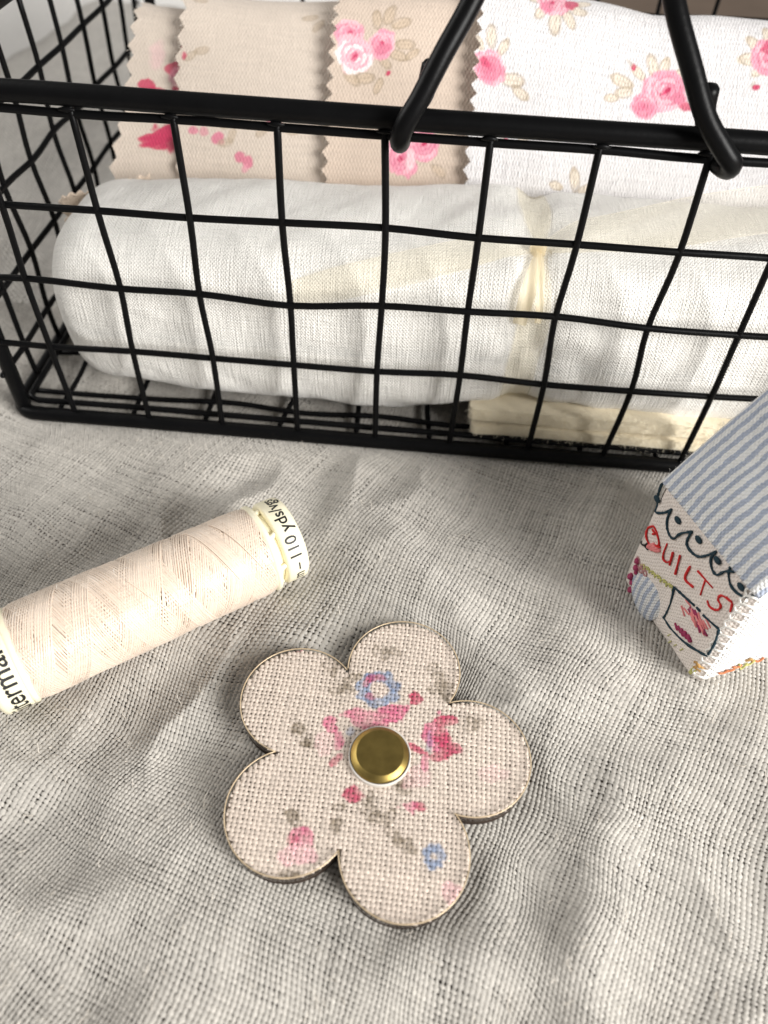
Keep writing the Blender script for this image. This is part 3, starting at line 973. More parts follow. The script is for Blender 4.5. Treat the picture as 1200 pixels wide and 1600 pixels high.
for (x, y, r, l) in ((9.1, 3.6, -30, .18), (9.2, 4.3, 30, .18), (8.1, 4.3, 120, .16)):
    leaf(pC, x, y, l, r, srgb(202, 180, 154), srgb(158, 140, 118), .6)
fabric_piece('fabric_piece', 6.52, 10.6, .20, pC, MT['printed'], 'taupe beige fabric piece with pink rose sprays, between beige and white pieces', zf=lambda u: 1.035 + 0 * u, tooth=.16, tp=.33)
# D
pD = Print(srgb(225, 222, 222))
for (x, y, r, l) in ((12.95, 5.72, 170, .24), (13.02, 5.5, 200, .2), (13.3, 5.95, 140, .18), (13.62, 6.12, 110, .24), (13.85, 6.15, 70, .22), (14.25, 6.05, 40, .24), (14.45, 5.75, 10, .22), (12.75, 5.35, 190, .16)):
    leaf(pD, x, y, l, r)
rose(pD, 13.95, 5.66, .46, 10); rose(pD, 13.48, 5.28, .30, 60); pD.blob(13.45, 5.26, .22, .18, 0, PINK, .7, .2, .3)
pD.blob(14.38, 5.36, .2, .14, 0, HOT, .85, .2, .4); pD.blob(14.25, 5.5, .16, .12, 0, PINK, .9, .2, .4)
bud(pD, 13.18, 6.06, .08, 100)
for (x, y, r, l) in ((10.95, 7.15, 200, .2), (11.05, 6.85, 230, .2), (11.38, 6.68, 265, .25), (11.68, 6.8, 300, .2), (11.85, 7.05, -10, .22), (12.0, 7.3, 20, .2), (10.85, 7.4, 170, .18)):
    leaf(pD, x, y, l, r)
rose(pD, 11.28, 7.15, .36, 30); pD.blob(11.75, 7.22, .24, .15, 10, HOT, .9, .15, .4); pD.blob(11.2, 7.0, .18, .13, 0, PINK, .8, .15, .4)
for (x, y, r, l) in ((10.0, 6.12, 95, .2), (10.28, 5.95, 60, .18), (10.55, 5.35, 0, .24), (10.75, 5.12, -30, .2), (9.75, 5.95, 120, .15), (10.95, 4.36, 60, .2), (10.78, 4.45, 110, .16), (12.15, 3.65, 110, .2), (11.75, 3.5, 170, .14), (12.4, 3.5, 40, .14)):
    leaf(pD, x, y, l, r)
rose(pD, 10.02, 5.50, .36, 70); pD.blob(10.05, 5.52, .26, .24, 0, PINK, .75, .2, .4); pD.blob(9.9, 5.62, .12, .1, 0, HOT, .7, .2, .4)
bud(pD, 10.52, 4.14, .08, 80)
for (x, y, r, l) in ((15.72, 6.45, 180, .24), (15.82, 6.75, 140, .22), (16.1, 6.98, 95, .22), (16.5, 6.9, 50, .22), (15.9, 6.2, 215, .16)):
    leaf(pD, x, y, l, r)
rose(pD, 16.18, 6.5, .42, 0); pD.blob(16.2, 6.7, .2, .15, 0, HOT, .7, .2, .4)
bud(pD, 15.88, 5.86, .08, 10)
for k in range(4):
    rose(pD, 17.6 + k * .5, 5.2 - k * .6, .4, k * 40)
fabric_piece('fabric_piece', 9.72, 19.0, .38, pD, MT['printed_white'], 'white fabric piece with pink rose sprays and cream leaves', zf=lambda u: 1.0 + .017 * np.clip(13.2 - u, -.5, 4), tooth=.15, tp=.31)

# small pinked scrap poking out past the left end of the bundle
nu_, nv_ = 60, 50
a_ = np.linspace(0, 1, nu_); b_ = np.linspace(0, 1, nv_)
Ag, Bg = np.meshgrid(a_, b_, indexing='ij')
zig = (np.abs(((Bg * 5) % 1) - .5) * 2 - .5) * .14
uL = .55 + .2 * Bg + zig
UU = uL + (2.6 - uL) * Ag
ZZ = 2.25 + 1.35 * Bg + .25 * Ag + .05 * np.sin(Ag * 9) + (np.abs(((Ag * 9) % 1) - .5) - .25) * .22 * (Bg > .97)
DD = 3.3 + .8 * Ag + .25 * np.sin(Bg * 3 + Ag * 4) * .4 + .25 * (1 - Bg)
pE = Print(srgb(222, 204, 186))
pE.blob(1.2, 2.7, .2, .15, 0, MID, .5, .3, .3)
o = nmesh('fabric_scrap', bp(UU, DD, ZZ).reshape(-1, 3), grid_faces(nu_, nv_), MT['printed'], None, pE(UU, ZZ), np.stack([UU, ZZ], -1).reshape(-1, 2))
o.modifiers.new('thickness', 'SOLIDIFY').thickness = .035 * S
tag(o, 'small beige scrap with pinked edge beside the left end of the flannel bundle', 'fabric')

# ------------------------------------------------------------------ thread spool
SR = .845
sa_ = math.radians(34.22)
SA = np.array([math.cos(sa_), math.sin(sa_), 0.])
SO = np.array([-3.5, 8.02, SR + .0])
SN = np.array([math.sin(sa_), -math.cos(sa_), 0.])     # towards the front
fr = (SO, SA, SN, BZ)
spool = empty('thread_spool', (SO[0], SO[1], 0), 'spool of pale cream sewing thread lying on the linen', 'thread spool')
# bare core with shoulder rims
V, F = lathe_arrays([(-2.92, .3), (-2.92, .80), (-2.90, .842), (-2.84, .842), (-2.80, .80), (-2.6, .74), (1.40, .74), (1.46, .80), (1.49, .838), (1.55, .838), (1.58, .80), (1.58, .3)], fr)
nmesh('core', V, F[:, ::-1], MT['plastic'], spool)
# packed thread underneath the top strands, colour darkened as shade in their gaps
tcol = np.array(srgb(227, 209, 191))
ax = np.linspace(-2.82, 1.48, 200)
body = SR - .046 + .010 * vnoise(ax * 5, ax * 0, 4) - .03 * np.exp(-((ax - 1.48) / .12) ** 2) - .03 * np.exp(-((ax + 2.82) / .12) ** 2)
V, F = lathe_arrays(np.stack([ax, body], -1), fr, 96)
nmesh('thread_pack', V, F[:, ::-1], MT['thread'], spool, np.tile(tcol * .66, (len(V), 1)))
# cross-wound strands
g = np.random.default_rng(3)
parts = []; cols = []
lo, hi = -2.80, 1.46
for layer in range(30):
    direction = 1 if layer % 2 else -1
    turns = g.uniform(2.1, 3.0)
    n = int(turns * 30)
    t = np.linspace(0, 1, n)
    ph = g.uniform(0, 6.283)
    for strand in range(7):
        off = (strand - 3) * .040 + g.normal() * .004
        xx = (lo + (hi - lo) * t) if direction > 0 else (hi - (hi - lo) * t)
        xx = np.clip(xx + off + .006 * np.sin(t * 30 + layer), lo, hi)
        an_ = ph + t * turns * 6.283
        rr_ = SR - .036 + .024 * layer / 30
        endd = .03 * np.exp(-((xx - hi) / .1) ** 2) + .03 * np.exp(-((xx - lo) / .1) ** 2)
        P = SO + xx[:, None] * SA + (rr_ - endd)[:, None] * (np.cos(an_)[:, None] * SN + np.sin(an_)[:, None] * BZ)
        v_, f_ = tube_arrays(P, .0160, 6, caps=False)
        parts.append((v_, f_)); cols.append(np.tile(tcol * g.uniform(.87, 1.05), (len(v_), 1)))
V, F = join(parts)
o = nmesh('thread_strands', V, F, MT['thread'], spool, np.vstack(cols).clip(0, .95))
tag(o, kind='stuff')
# stray loops of thread standing off the spool
for (x_, a0, a1, h_) in ((.75, 2.0, .5, .022), (.30, 2.1, .5, .018), (-.9, 1.4, .3, .008)):
    t = np.linspace(0, 1, 26); an_ = a0 + (a1 - a0) * t
    rr_ = SR + .004 + h_ * np.sin(t * math.pi) * (.6 + .4 * np.sin(t * 5))
    P = SO + (x_ + .5 * t)[:, None] * SA + rr_[:, None] * (np.cos(an_)[:, None] * SN + np.sin(an_)[:, None] * BZ)
    v_, f_ = tube_arrays(P, .011, 6)
    nmesh('loose_thread', v_, f_, MT['thread'], spool, np.tile(tcol * 1.05, (len(v_), 1)))
g = np.random.default_rng(91)
an_ = g.uniform(-.6, 3.4, 170); xx = g.uniform(lo, hi, 170)
dirs = np.cos(an_)[:, None] * SN + np.sin(an_)[:, None] * BZ
fibres('thread_fuzz', SO + xx[:, None] * SA + (SR - .012) * dirs, dirs * .5, 3, .09, .0020, MT['white_thread'], spool, 92, .7)
# left label flange
V, F = lathe_arrays([(-3.42, .25), (-3.42, .60), (-3.40, .74), (-3.35, .815), (-3.28, .838), (-2.96, .838), (-2.90, .83), (-2.88, .78), (-2.88, .25)], fr)
capL = nmesh('end_cap', V, F[:, ::-1], MT['plastic'], spool)
# right: neck with notches, then the cap
V, F = lathe_arrays([(1.50, .3), (1.50, .66), (1.74, .66), (1.74, .3)], fr, 48)
neck = nmesh('neck', V, F[:, ::-1], MT['plastic'], spool)
RC = .80
V, F = lathe_arrays([(1.69, .3), (1.69, .70), (1.70, .765), (1.74, .80), (2.02, RC), (2.09, .79), (2.13, .75), (2.15, .66), (2.15, .2)], fr)
capR = nmesh('end_cap', V, F[:, ::-1], MT['plastic'], spool)
for k in range(7):
    a0 = .1 + k * .9
    P = [SO + SA * x_ + (.70) * (math.cos(a0 + .12 * q) * SN + math.sin(a0 + .12 * q) * BZ) for q, x_ in ((0, 1.54), (.5, 1.60), (1, 1.70))]
    tube('locking_tooth', P, [.05, .06, .05], MT['plastic'], neck, 6)


def text_arrays(s, size):
    cu = bpy.data.curves.new('t', 'FONT'); cu.body = s; cu.size = size; cu.resolution_u = 4; cu.offset = size * .012
    ob = bpy.data.objects.new('t', cu); C.objects.link(ob)
    bpy.context.view_layer.update()
    dg = bpy.context.evaluated_depsgraph_get()
    me = bpy.data.meshes.new_from_object(ob.evaluated_get(dg))
    bm = bmesh.new(); bm.from_mesh(me)
    bmesh.ops.triangulate(bm, faces=bm.faces)
    for _ in range(2):
        bmesh.ops.subdivide_edges(bm, edges=[e for e in bm.edges if e.calc_length() > size * .18], cuts=1)
        bmesh.ops.triangulate(bm, faces=[f for f in bm.faces if len(f.verts) > 3])
    bm.verts.index_update()
    V = np.array([v.co[:] for v in bm.verts]); F = np.array([[v.index for v in f.verts] for f in bm.faces])
    bm.free(); bpy.data.objects.remove(ob); bpy.data.curves.remove(cu); bpy.data.meshes.remove(me)
    return V, F


def wrap_text(s, size, x_base, r, a_end, parent, stretch=1.0):
    """text climbs the front of the cylinder; letter tops point to the left end; a_end = angle where the text ends"""
    V, F = text_arrays(s, size)
    w = V[:, 0].max()
    ang = a_end - (w - V[:, 0]) * stretch / r
    xa = x_base - V[:, 1]
    P = SO + xa[:, None] * SA + (r + .0035) * (np.cos(ang)[:, None] * SN + np.sin(ang)[:, None] * BZ)
    return nmesh('lettering', P, F, MT['ink'], parent, smooth=False)


wrap_text('100 m – 110 yds/vgs', .315, 2.00, RC, math.radians(123), capR)
wrap_text('Gütermann', .46, -2.97, .838, math.radians(89), capL)

# ------------------------------------------------------------------ flower disc
FC = np.array([.02, 5.24])
FZ = .0
flower = empty('flower_disc', (FC[0], FC[1], 0), 'five-petal flower disc faced with rose-print woven fabric and brass centre', 'flower disc')
PD_, PRr = 1.555, .975
NOTCH = 36.0


def petal_outline(grow, n=36, notch_round=.0):
    pts = []
    r = PRr + grow; d = PD_
    half = math.acos(min(1, (d * math.sin(math.radians(36))) / r)) if r > d * math.sin(math.radians(36)) else 0
    for k in range(5):
        c = math.radians(1.5 + 72 * k)
        # angle on the petal circle where it meets its neighbour
        h = d * math.sin(math.radians(36))
        am = math.pi - (math.pi / 2 - math.radians(36)) - math.acos(min(1.0, h / r)) if r >= h else math.pi - (math.pi / 2 - math.radians(36))
        for q in range(n):
            a = c - am + 2 * am * q / (n - 1)
            sc_ = 1 + (.03 if k == 1 else -.01 if k == 0 else 0)
            pts.append((d * math.cos(c) * sc_ + r * math.cos(a), d * math.sin(c) * sc_ + r * math.sin(a)))
    return np.array(pts)


def slab(name, out0, levels, mat, parent, cap_top=True, tilt=True):
    """levels: (z, outline) from bottom to top"""
    rings_ = []
    for z, o_ in levels:
        rings_.append(np.concatenate([o_ + FC, np.full((len(o_), 1), z)], 1))
    n = len(rings_[0])
    V = np.vstack(rings_)
    F = []
    for l in range(len(rings_) - 1):
        for i in range(n):
            j = (i + 1) % n
            F.append([l * n + i, l * n + j, (l + 1) * n + j, (l + 1) * n + i])
    c = len(V); V = np.vstack([V, [[FC[0], FC[1], levels[-1][0]]]])
    top = (len(rings_) - 1) * n
    me = bpy.data.meshes.new(name)
    faces = F + ([[top + i, top + (i + 1) % n, c] for i in range(n)] if cap_top else [])
    me.from_pydata([tuple(v * S) for v in tiltz(V)], [], faces)
    me.materials.append(mat)
    for p in me.polygons: p.use_smooth = False
    ob = bpy.data.objects.new(name, me); C.objects.link(ob)
    ob.parent = parent; ob.matrix_parent_inverse = parent_inv(parent)
    return ob


def tiltz(V):
    V = np.array(V, float)
    V[..., 2] = V[..., 2] + .012 * (V[..., 1] - FC[1])
    return V


OB = petal_outline(-.035); OT = petal_outline(0.0); OI = petal_outline(-.015)
slab('wooden_base', None, [(.0, OB), (.02, petal_outline(-.02)), (.20, petal_outline(-.015))], MT['burnt'], flower)
slab('backing', None, [(.203, petal_outline(-.03)), (.262, petal_outline(-.03))], MT['print_back'], flower)


def inside_flower(x, y, g):
    m = np.hypot(x, y) < 1.35
    for k in range(5):
        c = math.radians(1.5 + 72 * k)
        s_ = 1 + (.03 if k == 1 else -.01 if k == 0 else 0)
        m |= np.hypot(x - PD_ * math.cos(c) * s_, y - PD_ * math.sin(c) * s_) < PRr + g
    m &= (np.hypot(x, y) > .40)
    # notches
    return m


pF = Print(srgb(220, 206, 195))
BLU = srgb(138, 156, 188); DBL = srgb(112, 132, 168); ROS = srgb(216, 112, 146); DRO = srgb(192, 58, 98); GRY = srgb(160, 148, 130)
# taupe sprigs
for (x, y, rx, ry, r) in ((-.72, 1.5, .16, .22, 20), (-.62, 1.12, .2, .15, 0), (-.45, 1.3, .12, .12, 0), (1.08, 1.42, .15, .22, 0), (1.12, 1.15, .18, .14, 30), (1.2, 1.28, .1, .2, 0), (-1.19, .34, .14, .12, 0), (-1.05, .12, .16, .12, 30),
                       (1.62, .62, .22, .13, 10), (.22, -.93, .2, .13, 40), (0, -.8, .12, .16, 0), (-.5, -.98, .05, .24, -15), (.42, -1.2, .1, .14, 0), (.6, -1.42, .1, .12, 0), (-1.14, -1.02, .14, .1, 0), (-1.1, -1.84, .08, .08, 0), (.1, 1.9, .2, .12, 0), (.45, -.45, .16, .16, 0)):
    pF.blob(x, y, rx, ry, r, GRY, .16, .4, .7)
    gs = np.random.default_rng(int(abs(x * 91 + y * 57) * 10))
    for loop in range(4):                       # thin drawn outlines of little leaves
        lx, ly = x + gs.normal() * rx * .45, y + gs.normal() * ry * .45
        tilt_, lr = gs.uniform(0, 6.28), gs.uniform(.06, .11)
        for q in range(10):
            t = q * .628
            ex_, ey_ = lr * math.cos(t), lr * .5 * math.sin(t)
            pF.blob(lx + ex_ * math.cos(tilt_) - ey_ * math.sin(tilt_), ly + ex_ * math.sin(tilt_) + ey_ * math.cos(tilt_), .030, .022, math.degrees(t + tilt_) + 90, srgb(128, 114, 96), .62, .3, .3)
# blue floret
for k in range(9):
    a = k * 6.283 / 9 + .2
    pF.blob(.03 + .26 * math.cos(a), 1.18 + .25 * math.sin(a), .12, .10, math.degrees(a), BLU if k % 3 else DBL, .95, .15, .35)
for k in (2, 3, 4, 6):
    a = k * 6.283 / 9
    pF.blob(.02 + .21 * math.cos(a), 1.2 + .20 * math.sin(a), .09, .06, math.degrees(a) + 90, DRO, .6, .2, .35)
pF.blob(.04, 1.15, .15, .14, 0, srgb(232, 214, 204), .9, .2, .25)
# pink rose round the brass centre
for (x, y, rx, ry, r, c, o_) in ((-.30, .68, .27, .12, -5, ROS, .95), (.22, .72, .24, .15, 10, ROS, .95), (-.05, .55, .3, .14, 0, ROS, .75), (.68, 1.0, .15, .11, 20, DRO, .95), (.52, .86, .1, .08, 30, ROS, .8),
                              (-.70, .46, .12, .13, 30, ROS, .9), (-.56, .20, .09, .16, 0, ROS, .8), (-.60, -.12, .12, .06, 45, DRO, .8), (-.8, .12, .18, .3, 0, PALE, .35), (-.42, .38, .08, .07, 0, BLU, .5),
                              (.98, .45, .2, .30, 0, ROS, .9), (1.17, .64, .14, .09, 20, DRO, .95), (1.12, .38, .12, .26, 10, DRO, .9), (1.33, .17, .17, .09, -10, DRO, .95), (.9, .3, .05, .16, 0, DBL, .4),
                              (.70, .13, .18, .05, -25, DRO, .85), (.98, .02, .16, .06, 5, DRO, .85), (.82, -.1, .05, .12, 0, ROS, .8), (.7, -.3, .22, .2, 0, PALE, .3),
                              (-.27, -.62, .12, .13, 20, DRO, .9), (.56, -.80, .14, .10, 0, ROS, .95), (.76, -.78, .11, .10, 0, DRO, .75), (-1.04, -1.28, .17, .17, 0, ROS, .95), (-1.12, -1.34, .1, .08, 0, DRO, .5),
                              (-.95, -1.58, .3, .16, 10, PALE, .7), (-1.42, 1.9, .10, .06, 10, ROS, .8), (1.25, -2.0, .15, .15, 0, PALE, .5), (1.9, -.2, .2, .14, 0, PALE, .25)):
    pF.blob(x, y, rx, ry, r, c, o_, .08, .5)
for k in range(7):
    a = k * 6.283 / 7
    pF.blob(.95 + .11 * math.cos(a), -1.49 + .11 * math.sin(a), .075, .075, 0, BLU, .85, .2, .35)
pF.blob(.95, -1.49, .05, .05, 0, srgb(225, 210, 200), .8, .3, .3)
fp = .073
nF = int(5.4 / fp)
fa = math.radians(-4)
wf1 = weave_family(nF, nF, fp, 4, fp * .80, fp * .15, 0, 201, .12, .08)
wf2 = weave_family(nF, nF, fp, 4, fp * .76, fp * .15, 1, 231, .12, .08)


def fl_world(a, b, z):
    x = a - 2.7 + .04 * vnoise(a, b, 7); y = b - 2.7 + .04 * vnoise(a, b, 8)
    X = math.cos(fa) * x - math.sin(fa) * y; Y = math.sin(fa) * x + math.cos(fa) * y
    P = np.stack([X + FC[0], Y + FC[1], z + .285], -1)
    return tiltz(P), None


def print_grain(a, b, P):
    c = pF(P[:, 0] - FC[0], P[:, 1] - FC[1])
    k = (.86 + .26 * vnoise(a / fp * .9, b / fp * .9, 19) + .15 * vnoise(a * 3, b * 3, 23)).clip(.3, 1)[:, None]
    return pF.base * (1 - k) + c * k


V, F, col = yarn_mesh([(wf1, False), (wf2, True)], fl_world, lambda a, b, P: inside_flower(P[:, 0] - FC[0], P[:, 1] - FC[1], -.034), print_grain)
o = nmesh('printed_fabric', V, F, MT['print_yarn'], flower, col.clip(0, .95))
tag(o, kind='stuff')
# clear resin cover with a thin gilt edge
slab('clear_cover', None, [(.206, OT), (.325, OT), (.345, OI)], MT['clear'], flower)
P = np.concatenate([OI + FC, np.full((len(OI), 1), .338)], 1); P = tiltz(np.vstack([P, P[:1]]))
V, F = tube_arrays(P, .011, 6, caps=False)
nmesh('gilt_edge', V, F, MT['gilt'], flower)
# brass stud and white card ring
BC = np.array([FC[0] + .10, FC[1] - .02, 0])
def stud_frame(z): return (np.array([BC[0], BC[1], z]), BZ, np.array([1., 0, 0]), np.array([0, 1., 0]))
V, F = lathe_arrays([(.20, .495), (.342, .495), (.350, .49), (.350, .468), (.30, .462)], stud_frame(0), 72)
nmesh('white_ring', V, F[:, ::-1], MT['white_card'], flower)
V, F = lathe_arrays([(.25, .462), (.37, .462), (.385, .452), (.432, .380), (.438, .370), (.436, .358), (.434, .2), (.434, .004)], stud_frame(0), 72)
nmesh('brass_stud', V, F[:, ::-1], MT['brass'], flower)

# ------------------------------------------------------------------ stitched fabric house
HA = np.array([4.704, 9.215, 0.]); HS = np.array([.371, -.9286, 0.]); HD = np.array([.9286, .371, 0.])
HL, HDP, HE, HR = 2.46, 3.4, 2.74, 4.75
house = empty('fabric_house', HA + HS * HL / 2 + HD * HDP / 2, 'tiny stitched fabric house with blue striped roof, lettered QUILTS', 'fabric house')


def hp(s, d, z):
    s, d, z = np.broadcast_arrays(np.asarray(s, float), np.asarray(d, float), np.asarray(z, float))
    return HA + s[..., None] * HS + d[..., None] * HD + z[..., None] * BZ


# walls: rounded, softly padded panels (front = lettered side; gable end faces the camera)
def panel(name, fn, nu_, nv_, mat, size, flip=False):
    a = np.linspace(0, 1, nu_); b = np.linspace(0, 1, nv_)
    Ag_, Bg_ = np.meshgrid(a, b, indexing='ij')
    P, uvv = fn(Ag_, Bg_)
    F_ = grid_faces(nu_, nv_)
    return nmesh(name, P.reshape(-1, 3), F_[:, ::-1] if flip else F_, mat, house, uv=uvv.reshape(-1, 2))


def puff(a, b, amt):
    return amt * (1 - (2 * a - 1) ** 4) * (1 - (2 * b - 1) ** 4)


def wall_front(a, b):
    rnd = .10 * (sstep(.06, 0, a) + sstep(.94, 1, a)) + .10 * sstep(.05, 0, b)
    s = a * HL; z = b * HE
    return hp(s, -puff(a, b, .07) + rnd - .012 * fbm(s * 2, z * 2, 5, 2), z), np.stack([s, z], -1)


def wall_back(a, b):
    s = a * HL; z = b * HE
    return hp(s, HDP + puff(a, b, .04), z), np.stack([s, z], -1)


def gable(a, b, s0, sg):
    d = a * HDP
    top = HE + (HR - HE) * (1 - abs(2 * a - 1)) - .04
    z = b * top
    rnd = .10 * (sstep(.06, 0, a) + sstep(.94, 1, a)) + .10 * sstep(.05, 0, b)
    return hp(s0 + sg * (puff(a, b, .05) - rnd + .012 * fbm(d * 2, z * 2, 9, 2)), d, z), np.stack([d, z], -1)


panel('wall', wall_front, 60, 60, MT['house_wall'], 0)
panel('wall', wall_back, 12, 12, MT['house_wall'], 0, True)
panel('gable_wall', lambda a, b: gable(a, b, HL, 1), 60, 60, MT['house_white'], 0)
panel('gable_wall', lambda a, b: gable(a, b, 0, -1), 30, 30, MT['house_white'], 0, True)


def roof_half(sign):
    nu_, nv_ = 70, 50
    a = np.linspace(0, 1, nu_); b = np.linspace(0, 1, nv_)
    A_, B_ = np.meshgrid(a, b, indexing='ij')
    s = -.07 + A_ * (HL + .14)
    lo_d, lo_z = -.03, HE + .02
    d = lo_d + (HDP / 2 - lo_d) * B_; z = lo_z + (HR - lo_z) * B_
    pf = puff(A_, B_, .15) + .02 * fbm(s * 1.5, B_ * 4, 6, 2) + .05
    sl = math.hypot(HDP / 2, HR - HE)
    nd, nz = -(HR - HE) / sl, (HDP / 2) / sl
    # soft rolled edges
    edge_ = .10 * (sstep(.05, 0, A_) + sstep(.95, 1, A_))
    d = d + nd * (pf - edge_); z = z + nz * (pf - edge_)
    if sign > 0: d = HDP - d
    P = hp(s, d, z)
    F_ = grid_faces(nu_, nv_)
    o_ = nmesh('roof', P.reshape(-1, 3), F_ if sign < 0 else F_[:, ::-1], MT['stripe'], house, uv=np.stack([s, B_ * sl], -1).reshape(-1, 2))
    sm = o_.modifiers.new('thickness', 'SOLIDIFY'); sm.thickness = .05 * S; sm.offset = -1
    return o_


roof_l = roof_half(-1); roof_half(1)
g = np.random.default_rng(8)
m = 160
ss = np.where(g.uniform(size=m) < .4, g.uniform(-.05, .03, m), g.uniform(0, HL, m)); bb = g.uniform(0.05, 1, m)
fibres('roof_fuzz', hp(ss, -.03 + (HDP / 2) * bb, HE + .04 + (HR - HE) * bb), np.tile(-HD * .5 + BZ * .5, (m, 1)), 3, .09, .0022, MT['white_thread'], roof_l, 15, .5)


def stroke(name, pts, r, mat, off=.052, parent=house, n=5, flat=True):
    P = catmull(pts, n) if len(pts) > 2 else np.array([pts[0], ((pts[0][0] + pts[1][0]) / 2, (pts[0][1] + pts[1][1]) / 2), pts[1]], float)
    g_ = np.random.default_rng(int(abs(pts[0][0]) * 1000) + len(pts))
    a = P[:, 0] / HL; b = P[:, 1] / HE
    dd_ = -puff(np.clip(a, 0, 1), np.clip(b, 0, 1), .07) + .10 * (sstep(.06, 0, a) + sstep(.94, 1, a)) - off + .04
    rr_ = r * (1 + .25 * g_.normal(size=len(P)).clip(-1, 1))
    Q = hp(P[:, 0], dd_, P[:, 1])
    return tube(name, Q, rr_, mat, parent, 6)


SC = [[(-.06, 2.72), (-.09, 2.52), (-.06, 2.30), (0.0, 2.16), (.15, 2.15), (.33, 2.34), (.42, 2.52)],
      [(.42, 2.52), (.45, 2.3), (.57, 2.14), (.74, 2.12), (.82, 2.34), (.98, 2.57)],
      [(.98, 2.57), (1.01, 2.33), (1.15, 2.28), (1.33, 2.34), (1.46, 2.53), (1.54, 2.70)],
      [(1.54, 2.70), (1.54, 2.53), (1.65, 2.41), (1.78, 2.41), (1.85, 2.58), (1.97, 2.72)],
      [(1.88, 2.73), (1.92, 2.62), (2.06, 2.50), (2.24, 2.50), (2.38, 2.58), (2.46, 2.72)]]
for q in SC: stroke('scallop_outline', q, .023, MT['teal'])
for (x, y) in ((.06, 2.40), (.64, 2.48), (1.17, 2.58), (1.65, 2.62), (2.22, 2.66)):
    bm = bmesh.new(); bmesh.ops.create_icosphere(bm, subdivisions=2, radius=1)
    c = Vector(hp(x, -.045, y)); hs, hd = Vector(HS), Vector(HD)
    for v in bm.verts: v.co = c + hs * v.co.x * .085 + hd * v.co.y * .03 + Vector((0, 0, v.co.z * .065))
    bm_object('scallop_dot', bm, MT['teal'], house)
LET = [[(.23, 1.88), (.12, 1.68), (.18, 1.52), (.38, 1.5), (.53, 1.71), (.37, 1.86), (.23, 1.88)], [(.24, 1.80), (.34, 1.80), (.30, 1.74)], [(.46, 1.62), (.58, 1.70)],
       [(.68, 1.92), (.70, 1.68), (.75, 1.58), (.84, 1.60), (.90, 1.70)], [(.87, 1.90), (.92, 1.62)], [(1.02, 2.0), (1.11, 1.6)], [(1.29, 2.04), (1.32, 1.74), (1.53, 1.77)],
       [(1.46, 2.12), (1.84, 2.15)], [(1.66, 2.13), (1.72, 1.80)], [(2.22, 2.27), (2.04, 2.2), (2.02, 2.08), (2.12, 2.02), (2.10, 1.88), (1.97, 1.80), (1.88, 1.85)], [(2.12, 2.25), (2.24, 2.26), (2.29, 2.09)]]
for q in LET: stroke('lettering', q, .020, MT['red'])
for k in range(4): stroke('pink_shading', [(.32 + .05 * k, 1.40 + .03 * k), (.42 + .06 * k, 1.60 + .01 * k)], .035, MT['pinkpen'], off=.045)
stroke('letter_tail', [(.06, 1.22), (.22, 1.33), (.28, 1.47)], .016, MT['ink'])
stroke('letter_tail', [(.22, 1.33), (.34, 1.36)], .016, MT['ink'])
# little picture with a drawn frame and a stitched rose
FRM = [[(1.21, 1.35), (1.30, 1.0), (1.32, .69), (1.31, .55)], [(1.31, .55), (1.6, .55), (1.93, .64), (2.36, .87)], [(2.36, .87), (2.35, 1.26), (2.30, 1.60)], [(2.30, 1.60), (1.95, 1.53)], [(1.72, 1.50), (1.45, 1.42), (1.21, 1.35)], [(1.78, 1.52), (1.86, 1.53)]]
for q in FRM: stroke('picture_frame', q, .024, MT['teal'])
g = np.random.default_rng(77)
for k in range(26):
    x, y = 1.92 + g.normal() * .15, 1.28 + g.normal() * .09
    stroke('rose_stitch', [(x - .07, y + .03 + g.normal() * .02), (x + .07, y - .02 + g.normal() * .03)], .020, MT['pinkpen'] if k % 4 else MT['plum'], off=.05)
for k in range(5):
    x, y = 1.62 + .08 * k, .70 + .025 * k
    stroke('red_stitch', [(x - .04, y + .05), (x + .05, y - .01)], .038, MT['plum'], off=.05)
# padded striped oval
aa_ = np.linspace(0, 2 * np.pi, 36, endpoint=False); rr_ = np.array([1.0, .85, .6, .3, .02])
Ag_, Rg_ = np.meshgrid(aa_, rr_, indexing='ij')
s_ = .74 + .44 * Rg_ * np.cos(Ag_); z_ = .45 + .48 * Rg_ * np.sin(Ag_) * (1 + .1 * np.cos(Ag_))
P = hp(s_, -.06 - .07 * np.sqrt(np.clip(1 - Rg_ ** 2, 0, 1)), z_)
nmesh('striped_oval', P.reshape(-1, 3), grid_faces(36, 5, closed_u=True), MT['stripe_small'], house, uv=np.stack([s_, z_], -1).reshape(-1, 2))
for (x, y, r_) in ((.02, .86, .075), (.07, .72, .085), (.10, .62, .06), (.03, .40, .085), (.12, .32, .075), (.16, .14, .08)):
    bm = bmesh.new(); bmesh.ops.create_icosphere(bm, subdivisions=3, radius=r_)
    c = Vector(hp(x + .22, -.06, y + .03))
    for v in bm.verts: v.co = v.co * .8 * (1 + .15 * float(vnoise(v.co.x * 60, v.co.y * 60 + v.co.z * 50, 2))) + c
    bm_object('french_knot', bm, MT['plum'], house)
for (x, y) in ((.24, .92), (.33, .86), (.44, .94), (.52, .88), (.40, .82)):
    t = np.linspace(0, 6.28, 10); P_ = [(x + .055 * math.cos(q), y + .055 * math.sin(q)) for q in t]
    stroke('loop_stitch', P_, .016, MT['mauve'])
for k in range(11):
    x = .40 + .075 * k; y = .98 + .032 * k
    stroke('leaf_stitch', [(x - .03, y - .05), (x + .02, y + .02), (x + .06, y + .05 * (1 if k % 2 else -1))], .018, MT['green'])
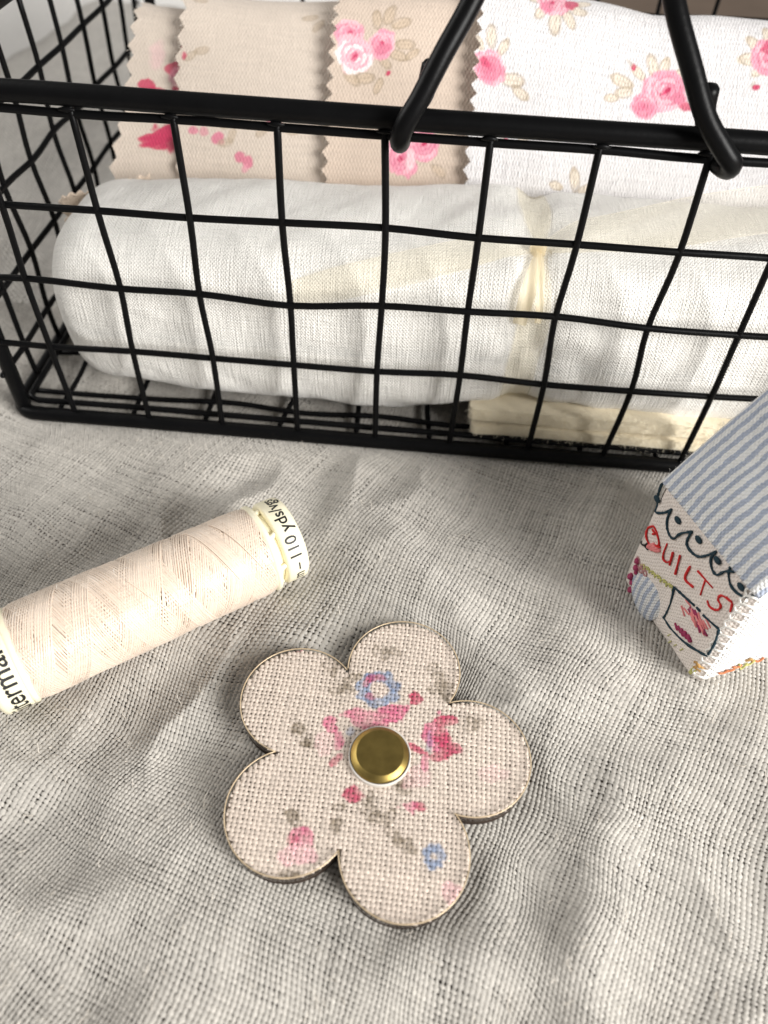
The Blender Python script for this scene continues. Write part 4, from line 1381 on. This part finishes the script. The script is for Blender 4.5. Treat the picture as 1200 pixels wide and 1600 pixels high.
for (x, y) in ((2.30, .50), (2.36, .46), (2.33, .38)):
    stroke('ochre_stitch', [(x - .05, y), (x, y + .04), (x + .05, y)], .028, MT['ochre'])
for k in range(3): stroke('stem_stitch', [(2.28 + .03 * k, .36), (2.25 + .02 * k, .14)], .014, MT['green'])
for (x, y) in ((1.55, .30), (1.75, .25), (1.62, .16), (1.9, .34)):
    stroke('stem_stitch', [(x, y), (x + .04, y + .12)], .010, MT['green'])
# ladder stitches up the corner and flowers on the gable end
for k in range(12):
    z = .22 + k * .215
    Q = catmull([hp(HL - .13, -.02, z), hp(HL - .02, .03, z + .05), hp(HL + .03, .14, z + .02)], 4)
    tube('corner_stitch', Q, .022, MT['white_thread'], house, 6)
    Q = catmull([hp(HL - .12, -.015, z + .02), hp(HL - .16, -.03, z + .10), hp(HL - .12, -.015, z + .19)], 4)
    tube('corner_stitch', Q, .019, MT['white_thread'], house, 6)
for k, (d_, z_, mt_) in enumerate(((.45, .30, 'orange'), (.60, .26, 'orange'), (.72, .36, 'orange'), (.85, .32, 'green'), (1.0, .30, 'green'), (1.2, .34, 'orange'), (.95, .42, 'ochre'), (1.45, .6, 'mauve'), (1.55, .75, 'green'))):
    gg = np.random.default_rng(k)
    Q = catmull([hp(HL + .045, d_ - .09, z_ + gg.normal() * .03), hp(HL + .06, d_, z_ + gg.normal() * .04), hp(HL + .05, d_ + .09, z_ + gg.normal() * .03)], 4)
    tube('flower_stitch', Q, .020, MT[mt_], house, 6)
# seam on the roof slope: pale darn stitches
sl = math.hypot(HDP / 2, HR - HE)
def rf(s, b): return hp(s, -.03 + HDP / 2 * b - (HR - HE) / sl * .17, HE + (HR - HE) * b + (HDP / 2) / sl * .17)
for (p0, p1) in (((1.05, .42), (1.35, .36)), ((1.35, .36), (1.40, .46)), ((1.22, .44), (1.30, .52)), ((1.12, .20), (1.2, .38))):
    tube('darning_stitch', [rf(*p0), (rf(*p0) + rf(*p1)) / 2 + BZ * .01, rf(*p1)], .014, MT['white_thread'], roof_l, 6)
